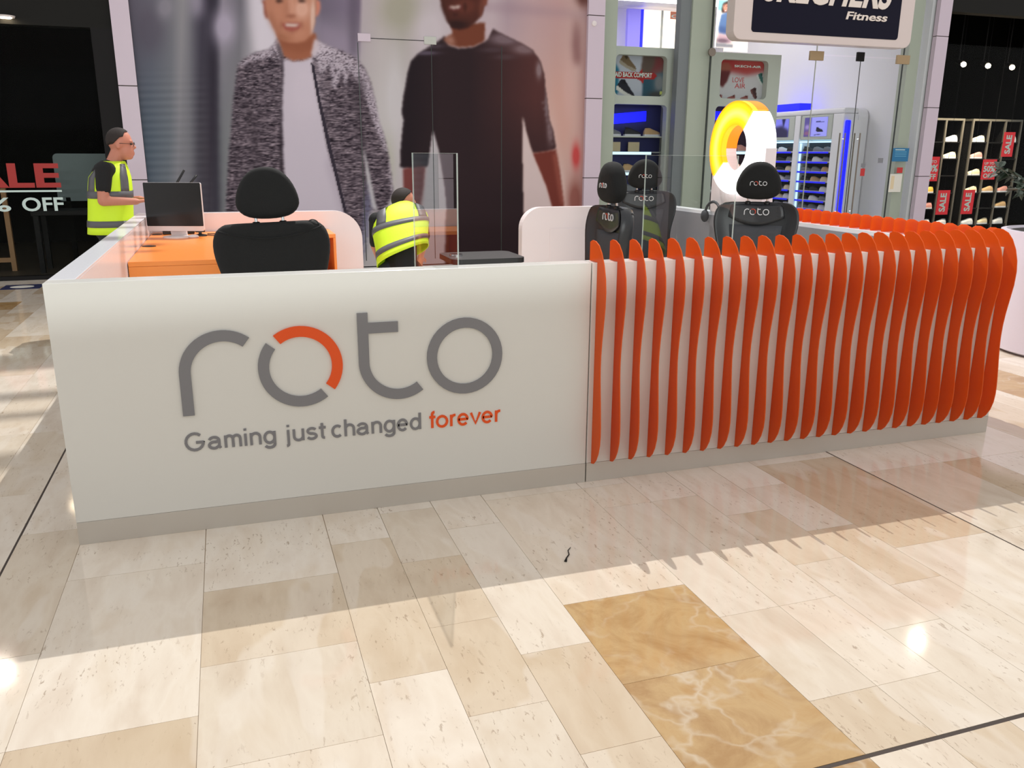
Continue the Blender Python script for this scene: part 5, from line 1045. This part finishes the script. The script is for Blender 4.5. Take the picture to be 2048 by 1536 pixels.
for tx, ty, tz in TIPS:
    base = Vector((-0.42 + rnd.uniform(-0.1, 0.15), rnd.uniform(-0.2, 0.25), 0.0)) if tx < 7.0 else Vector((rnd.uniform(-0.2, 0.2), rnd.uniform(-0.2, 0.2), 0))
    tip = Vector((tx - PX, ty - PY, tz - 0.985)); m1 = base.lerp(tip, 0.4) + Vector((0.05, 0, 0.14)); m2 = base.lerp(tip, 0.75) + Vector((0.03, 0, 0.09)); pts = [base, m1, m2, tip]
    b = MB(); b.tube(pts, [0.012, 0.010, 0.007, 0.004], 6); obj('stem', b, M['stem'], pt, smooth=True)
    for q in range(22):
        f = 0.25 + 0.75 * q / 21; i = min(2, int(f * 3)); p = pts[i].lerp(pts[i + 1], f * 3 - i)
        o = bpy.data.objects.new('leaf', lme); COL.objects.link(o); o.parent = pt; o.location = p; o.rotation_euler = (rnd.uniform(-0.7, 0.7), rnd.uniform(-0.5, 0.7), rnd.uniform(0, 2 * PI)); o.scale = (rnd.uniform(0.45, 0.8),) * 3

# scrap of dirt on the tiles in front of the counter
sc_ = [at(x, y, Z=0) for x, y in ((1141, 1096), (1136, 1102), (1138, 1110), (1133, 1117), (1131, 1124))]
b = MB(); b.tube([(p.x, p.y, 0.003) for p in sc_], [0.0015, 0.002, 0.0025, 0.003, 0.006], 6)
tag(obj('dirt_scrap', b, M['soil'], smooth=True), 'small dark curled scrap of dirt on the floor tiles before the counter', 'dirt')

# ------------------------------------------------------------------ people
def person(name, label, caps, head, hair_fn, extra=()):
    """caps: (p0, p1, r0, r1, material); one fused skin"""
    root = thing(name, label, 'person', (caps[0][0][0], caps[0][0][1], 0))
    ox = Vector((caps[0][0][0], caps[0][0][1], 0)); b = MB()
    for p0, p1, r0, r1, m in caps:
        p0, p1 = Vector(p0) - ox, Vector(p1) - ox
        b.tube([p0.lerp(p1, k / 4) for k in range(5)], [r0 + (r1 - r0) * k / 4 for k in range(5)], 12); b.ell(p0, (r0,) * 3, 12, 8); b.ell(p1, (r1,) * 3, 12, 8)
    for c, r, rot, m in head: b.ell(Vector(c) - ox, r, 16, 12, rot)
    for c, r, m in extra: b.ell(Vector(c) - ox, r, 14, 10)
    me = b.mesh('body', M['skin']); o = bpy.data.objects.new('tmp', me); COL.objects.link(o)
    rm = o.modifiers.new('r', 'REMESH'); rm.mode = 'VOXEL'; rm.voxel_size = 0.0085; sm = o.modifiers.new('s', 'SMOOTH'); sm.factor = 0.5; sm.iterations = 3
    dg = bpy.context.evaluated_depsgraph_get(); dg.update(); body = bpy.data.meshes.new_from_object(o.evaluated_get(dg)); bpy.data.objects.remove(o)
    body.materials.clear(); names = ['skin', 'tee', 'jeans', 'black_plastic']
    for nme in names: body.materials.append(M[nme])
    n = len(body.polygons); cen = np.empty(n * 3, 'f'); body.polygons.foreach_get('center', cen); cen = cen.reshape(-1, 3); best = np.full(n, 1e9); idx = np.zeros(n, int)
    prim = [(Vector(p0) - ox, Vector(p1) - ox, r0, r1, m) for p0, p1, r0, r1, m in caps] + [(Vector(c) - ox, Vector(c) - ox, max(r), max(r), m) for c, r, rot, m in head] + [(Vector(c) - ox, Vector(c) - ox, max(r) * .8, max(r) * .8, m) for c, r, m in extra]
    for p0, p1, r0, r1, m in prim:
        a = np.array(p0); d = np.array(p1) - a; L = max(1e-9, d @ d); t = np.clip(((cen - a) @ d) / L, 0, 1)
        dist = np.linalg.norm(cen - a - t[:, None] * d, axis=1) - (r0 + (r1 - r0) * t)
        k = dist < best; best[k] = dist[k]; idx[k] = names.index(m)
    body.polygons.foreach_set('material_index', idx.astype('i')); ob = obj('body', body, None, root, smooth=True); return root, ox
def hand(P, wrist, tip, up, s_=1.0, curl=0.4):
    """palm, four fingers and a thumb as capsules"""
    w = Vector(wrist); d = (Vector(tip) - w).normalized(); u = Vector(up).normalized(); sd = d.cross(u).normalized(); u = sd.cross(d)
    for k, off in enumerate((-0.028, -0.010, 0.010, 0.028)): P.append((w + d * 0.01 + sd * off * 0.6, w + d * 0.085 + sd * off, 0.016, 0.013, 'skin'))
    for k, (off, ln) in enumerate(((-0.03, 0.062), (-0.011, 0.078), (0.010, 0.082), (0.030, 0.072))):
        a = w + d * 0.085 + sd * off; m_ = a + d * ln * 0.5 - u * 0.012 * curl * 2; e = m_ + d * ln * 0.42 - u * 0.03 * curl * 2
        P.append((a, m_, 0.0105, 0.0095, 'skin')); P.append((m_, e, 0.0095, 0.008, 'skin'))
    a = w + d * 0.03 + sd * 0.03; m_ = a + d * 0.035 + sd * 0.03; P.append((a, m_, 0.013, 0.011, 'skin')); P.append((m_, m_ + d * 0.035 + sd * 0.004, 0.011, 0.009, 'skin'))
# standing worker beyond the left corner of the kiosk
Yp = 4.45
g_ = lambda px, py, dy=0.0: at(px, py, Y=Yp + dy)
neck, hd = g_(228, 322), g_(241, 290); C1 = []
pel, ch_ = g_(219, 455), g_(220, 355)
C1 += [(pel, g_(220, 400), 0.135, 0.14, 'tee'), (g_(220, 400), ch_, 0.14, 0.15, 'tee'), (ch_, neck + Vector((0, 0, -0.05)), 0.13, 0.075, 'tee'), (neck, hd, 0.058, 0.055, 'skin')]
for s_ in (-1, 1):
    sh = g_(208 if s_ < 0 else 214, 340, 0.19 * s_)
    if s_ < 0: el, wr, tp = g_(206, 402, -0.24), g_(272, 403, -0.16), g_(296, 400, -0.10)
    else: el, wr, tp = g_(222, 404, 0.22), g_(280, 398, 0.12), g_(300, 396, 0.08)
    C1 += [(ch_ + Vector((0, 0.1 * s_, 0.04)), sh, 0.09, 0.072, 'tee'), (sh, sh.lerp(el, 0.58), 0.070, 0.060, 'tee'), (sh.lerp(el, 0.55), el, 0.050, 0.043, 'skin'), (el, wr, 0.043, 0.029, 'skin')]
    hand(C1, wr, tp, (0, 0, 1))
    hip = pel + Vector((0, 0.09 * s_, -0.02)); kn = Vector((hip.x + 0.03, hip.y, 0.50)); an = Vector((hip.x - 0.02, hip.y + 0.02 * s_, 0.09))
    C1 += [(hip, kn, 0.095, 0.062, 'jeans'), (kn, an, 0.06, 0.045, 'jeans'), (an + Vector((-0.05, 0, -0.04)), an + Vector((0.16, 0.02 * s_, -0.05)), 0.045, 0.04, 'black_plastic')]
rt = Matrix.Rotation(0.12, 3, 'Y')
H1 = [(hd + Vector((-0.005, 0, 0.035)), (0.098, 0.076, 0.10), None, 'skin'), (hd + Vector((0.022, 0, -0.04)), (0.078, 0.06, 0.085), None, 'skin'), (hd + Vector((0.055, 0, -0.095)), (0.036, 0.035, 0.026), None, 'skin'),
      (hd + Vector((0.104, 0, -0.018)), (0.022, 0.013, 0.016), None, 'skin'), (hd + Vector((0.096, 0, 0.004)), (0.012, 0.011, 0.022), None, 'skin'), (hd + Vector((0.092, 0, -0.062)), (0.014, 0.024, 0.008), None, 'skin'), (hd + Vector((0.09, 0, -0.078)), (0.014, 0.022, 0.008), None, 'skin'), (hd + Vector((0.086, 0, 0.03)), (0.014, 0.05, 0.012), None, 'skin'),
      (hd + Vector((-0.012, -0.078, -0.005)), (0.02, 0.011, 0.032), None, 'skin'), (hd + Vector((-0.012, 0.078, -0.005)), (0.02, 0.011, 0.032), None, 'skin')]
r1, ox1 = person('person', 'person in yellow hi-vis vest and black t-shirt standing beyond the side counter', C1, H1, None)
def cap_hair(hc, rx, ry, rz, fwd, cut, par, ox, tilt=0.0):
    b = MB(); nu, nv = 22, 12; hc = hc - ox; fw = Vector(fwd).normalized(); sdv = Vector((0, 0, 1)).cross(fw).normalized(); upv = fw.cross(sdv); ring = []
    for j in range(nv + 1):
        row = []
        for k in range(nu):
            a = 2 * PI * k / nu; lim = cut(math.cos(a)); t = lim * j / nv
            row.append(hc + fw * (rx * math.sin(t) * math.cos(a)) + sdv * (ry * math.sin(t) * math.sin(a)) + upv * (rz * math.cos(t)))
        ring.append(row)
    b.loft(ring, cap=True); o = obj('hair', b, M['hair'], par, smooth=True); return o
cap_hair(hd + Vector((-0.008, 0, 0.037)), 0.105, 0.082, 0.106, (1, 0, 0), lambda c: 1.05 - 0.25 * max(0, c) + 0.95 * max(0, -c) ** 0.8 + (0.32 if abs(c) < 0.5 else 0), r1, ox1)
for s_ in (-1, 1):
    b = MB(); b.ell(hd - ox1 + Vector((0.087, 0.031 * s_, 0.008)), (0.010, 0.013, 0.008), 10, 8); obj('eye', b, M['eye'], r1, smooth=True)
b = MB(); e0 = hd - ox1
for s_ in (-1, 1): b.tube([e0 + Vector((0.106, 0.034 * s_ + 0.024 * math.cos(a), 0.006 + 0.018 * math.sin(a))) for a in np.linspace(0, 2 * PI, 13)[:-1]], 0.0018, 5, True); b.tube([e0 + Vector((0.104, 0.058 * s_, 0.01)), e0 + Vector((0.0, 0.082 * s_, 0.014))], 0.002, 5)
obj('glasses', b, M['black_plastic'], r1)
def vest(par, ox, rings_fn, stripes, braces, name='vest'):
    """rings_fn(t) -> list of 24 points around the torso, t 0 hem .. 1 neck"""
    ts = np.linspace(0, 1, 15); b = MB(); b.loft([rings_fn(t, 0.0) for t in ts], cap=False); v = obj(name, b, M['vest'], par, smooth=True); so = v.modifiers.new('solid', 'SOLIDIFY'); so.thickness = 0.006; so.offset = 1
    for t0, t1 in stripes:
        b = MB(); b.loft([rings_fn(t, 0.0075) for t in (t0, (t0 + t1) / 2, t1)], cap=False); o = obj('reflective_band', b, M['reflective'], v, smooth=True); so = o.modifiers.new('solid', 'SOLIDIFY'); so.thickness = 0.003; so.offset = 1
    for k0, k1, t0, t1 in braces:
        b = MB(); L = [[rings_fn(t, 0.0078)[k % 24] for k in range(k0, k1 + 1)] for t in np.linspace(t0, t1, 9)]; n = k1 - k0 + 1
        b.add([p for r in L for p in r], [(i * n + j, i * n + j + 1, (i + 1) * n + j + 1, (i + 1) * n + j) for i in range(8) for j in range(n - 1)]); o = obj('reflective_brace', b, M['reflective'], v, smooth=True); so = o.modifiers.new('solid', 'SOLIDIFY'); so.thickness = 0.003; so.offset = 1
zh, zn = g_(215, 466).z, neck.z - 0.005
def ring1(t, e):
    z = zh + (zn - zh) * t; cx = np.interp(t, [0, 0.5, 0.8, 1], [g_(222, 460).x, g_(222, 400).x, g_(220, 350).x, neck.x]) - ox1.x
    a_ = np.interp(t, [0, 0.3, 0.62, 0.78, 0.9, 1], [0.178, 0.172, 0.168, 0.16, 0.125, 0.082]) + e; c_ = np.interp(t, [0, 0.3, 0.62, 0.8, 0.9, 1], [0.215, 0.20, 0.205, 0.20, 0.15, 0.085]) + e
    return [Vector((cx + a_ * math.copysign(abs(math.cos(w)) ** 0.8, math.cos(w)), Yp - ox1.y + c_ * math.copysign(abs(math.sin(w)) ** 0.8, math.sin(w)), z)) for w in [2 * PI * q / 24 for q in range(24)]]
vest(r1, ox1, ring1, [(0.10, 0.19), (0.50, 0.60)], [(2, 4, 0.6, 0.97), (20, 22, 0.6, 0.97), (8, 10, 0.6, 0.97), (14, 16, 0.6, 0.97)])
# bending worker in the opening between the back panels
k_ = lambda px, py, Y: at(px, py, Y=Y)
pel = k_(802, 538, 4.02); mid = k_(803, 490, 4.12); che = k_(800, 445, 4.28); nk = k_(806, 416, 4.38); hd2 = k_(806, 399, 4.46); C2 = []
C2 += [(pel, mid, 0.15, 0.145, 'tee'), (mid, che, 0.145, 0.15, 'tee'), (che, nk, 0.12, 0.07, 'tee'), (nk, hd2, 0.056, 0.055, 'skin')]
for s_, (sp, ep, wp, tp) in enumerate((((752, 440, 4.28), (750, 492, 4.34), (762, 528, 4.5), (772, 545, 4.58)), ((842, 434, 4.32), (850, 478, 4.46), (842, 512, 4.62), (838, 528, 4.70)))):
    sh, el, wr, ti = k_(*sp), k_(*ep), k_(*wp), k_(*tp)
    C2 += [(che, sh, 0.10, 0.07, 'tee'), (sh, sh.lerp(el, 0.85), 0.066, 0.055, 'tee'), (sh.lerp(el, 0.8), el, 0.048, 0.042, 'skin'), (el, wr, 0.042, 0.029, 'skin')]; hand(C2, wr, ti, (0, -0.3, 1))
    s2 = -1 if s_ == 0 else 1; hip = pel + Vector((0.10 * s2, 0, -0.02)); kn = Vector((hip.x + 0.06 * s2, hip.y + 0.33, 0.46)); an = Vector((hip.x + 0.03 * s2, hip.y + 0.02, 0.09))
    C2 += [(hip, kn, 0.105, 0.066, 'jeans'), (kn, an, 0.064, 0.046, 'jeans'), (an + Vector((0, -0.05, -0.045)), an + Vector((0.02 * s2, 0.17, -0.05)), 0.043, 0.039, 'black_plastic')]
fw2 = Vector((0.88, 0.2, -0.42)).normalized()
H2 = [(hd2, (0.105, 0.098, 0.104), None, 'skin'), (hd2 + fw2 * 0.07 + Vector((0, 0, -0.02)), (0.07, 0.07, 0.07), None, 'skin'), (hd2 + fw2 * 0.115 + Vector((0, 0, -0.005)), (0.018, 0.018, 0.018), None, 'skin'), (hd2 + Vector((0.012, -0.092, -0.012)), (0.02, 0.014, 0.032), None, 'skin'), (hd2 + Vector((0.012, 0.092, -0.012)), (0.02, 0.014, 0.032), None, 'skin')]
r2, ox2 = person('person', 'person in yellow hi-vis vest bending over between the white back panels', C2, H2, None)
cap_hair(hd2, 0.114, 0.106, 0.112, (0.9, 0.1, 0.05), lambda c: 1.0 - 0.2 * max(0, c) + 1.15 * max(0, -c) ** 0.75 + 0.25 * (1 - abs(c)), r2, ox2)
def ring2(t, e):
    hem = k_(806, 512, 4.05); top = nk
    c = hem.lerp(k_(803, 470, 4.18), t / 0.45) if t < 0.45 else (k_(803, 470, 4.18).lerp(k_(800, 436, 4.30), (t - 0.45) / 0.35) if t < 0.8 else k_(800, 436, 4.30).lerp(nk, (t - 0.8) / 0.2))
    ax = Vector((0.97, 0.0, 0.30 * (1 - t) + 0.06)).normalized(); up = (Vector((0, 0.42, 1)) if t < 0.8 else Vector((0, 0.8, 0.7))).normalized(); d = ax.cross(up).normalized()
    a_ = np.interp(t, [0, 0.3, 0.62, 0.8, 0.92, 1], [0.255, 0.25, 0.268, 0.25, 0.165, 0.09]) + e; b_ = np.interp(t, [0, 0.5, 0.8, 1], [0.19, 0.175, 0.165, 0.085]) + e
    return [c - ox2 + ax * (a_ * math.copysign(abs(math.cos(w)) ** 0.8, math.cos(w))) + d * (b_ * math.copysign(abs(math.sin(w)) ** 0.8, math.sin(w))) for w in [2 * PI * q / 24 for q in range(24)]]
vest(r2, ox2, ring2, [(0.13, 0.24), (0.56, 0.66)], [(2, 4, 0.66, 0.97), (8, 10, 0.66, 0.97), (14, 16, 0.66, 0.97), (20, 22, 0.66, 0.97)])

# bright ceiling downlights that mirror in the polished floor
for px, py, Zc in ((8, 1345, 8.0), (1833, 1283, 8.0)):
    q = at(px, py, Z=0); d = Vector(q) - Vector(CAM); t_ = Zc / -d.z; p = Vector((q.x + d.x * t_, q.y + d.y * t_, Zc))
    lamp('downlight_beam', 'AREA', p - Vector((0, 0, 0.02)), 12 if px < 500 else 7, (1, 0.95, 0.88), (q.x, q.y, 0), shape='DISK', size=0.26 if px < 500 else 0.22)
    t = thing('ceiling_downlight', 'round mall downlight mirrored in the polished floor, ' + ('left one' if px < 500 else 'right one'), 'downlight', p)
    w_ = 1.0 if px < 500 else 0.8
    b = MB(); b.lathe([(r_ * w_, z_) for r_, z_ in [(0.001, 0), (0.15, 0), (0.16, 0.05), (0.001, 0.05)]], 24); obj('glow_disc', b, M['down_glow'], t); b = MB(); b.lathe([(r_ * w_, z_) for r_, z_ in [(0.162, 0), (0.21, 0), (0.21, 0.06), (0.162, 0.06)]], 24); obj('trim_ring', b, M['white_plastic'], t)
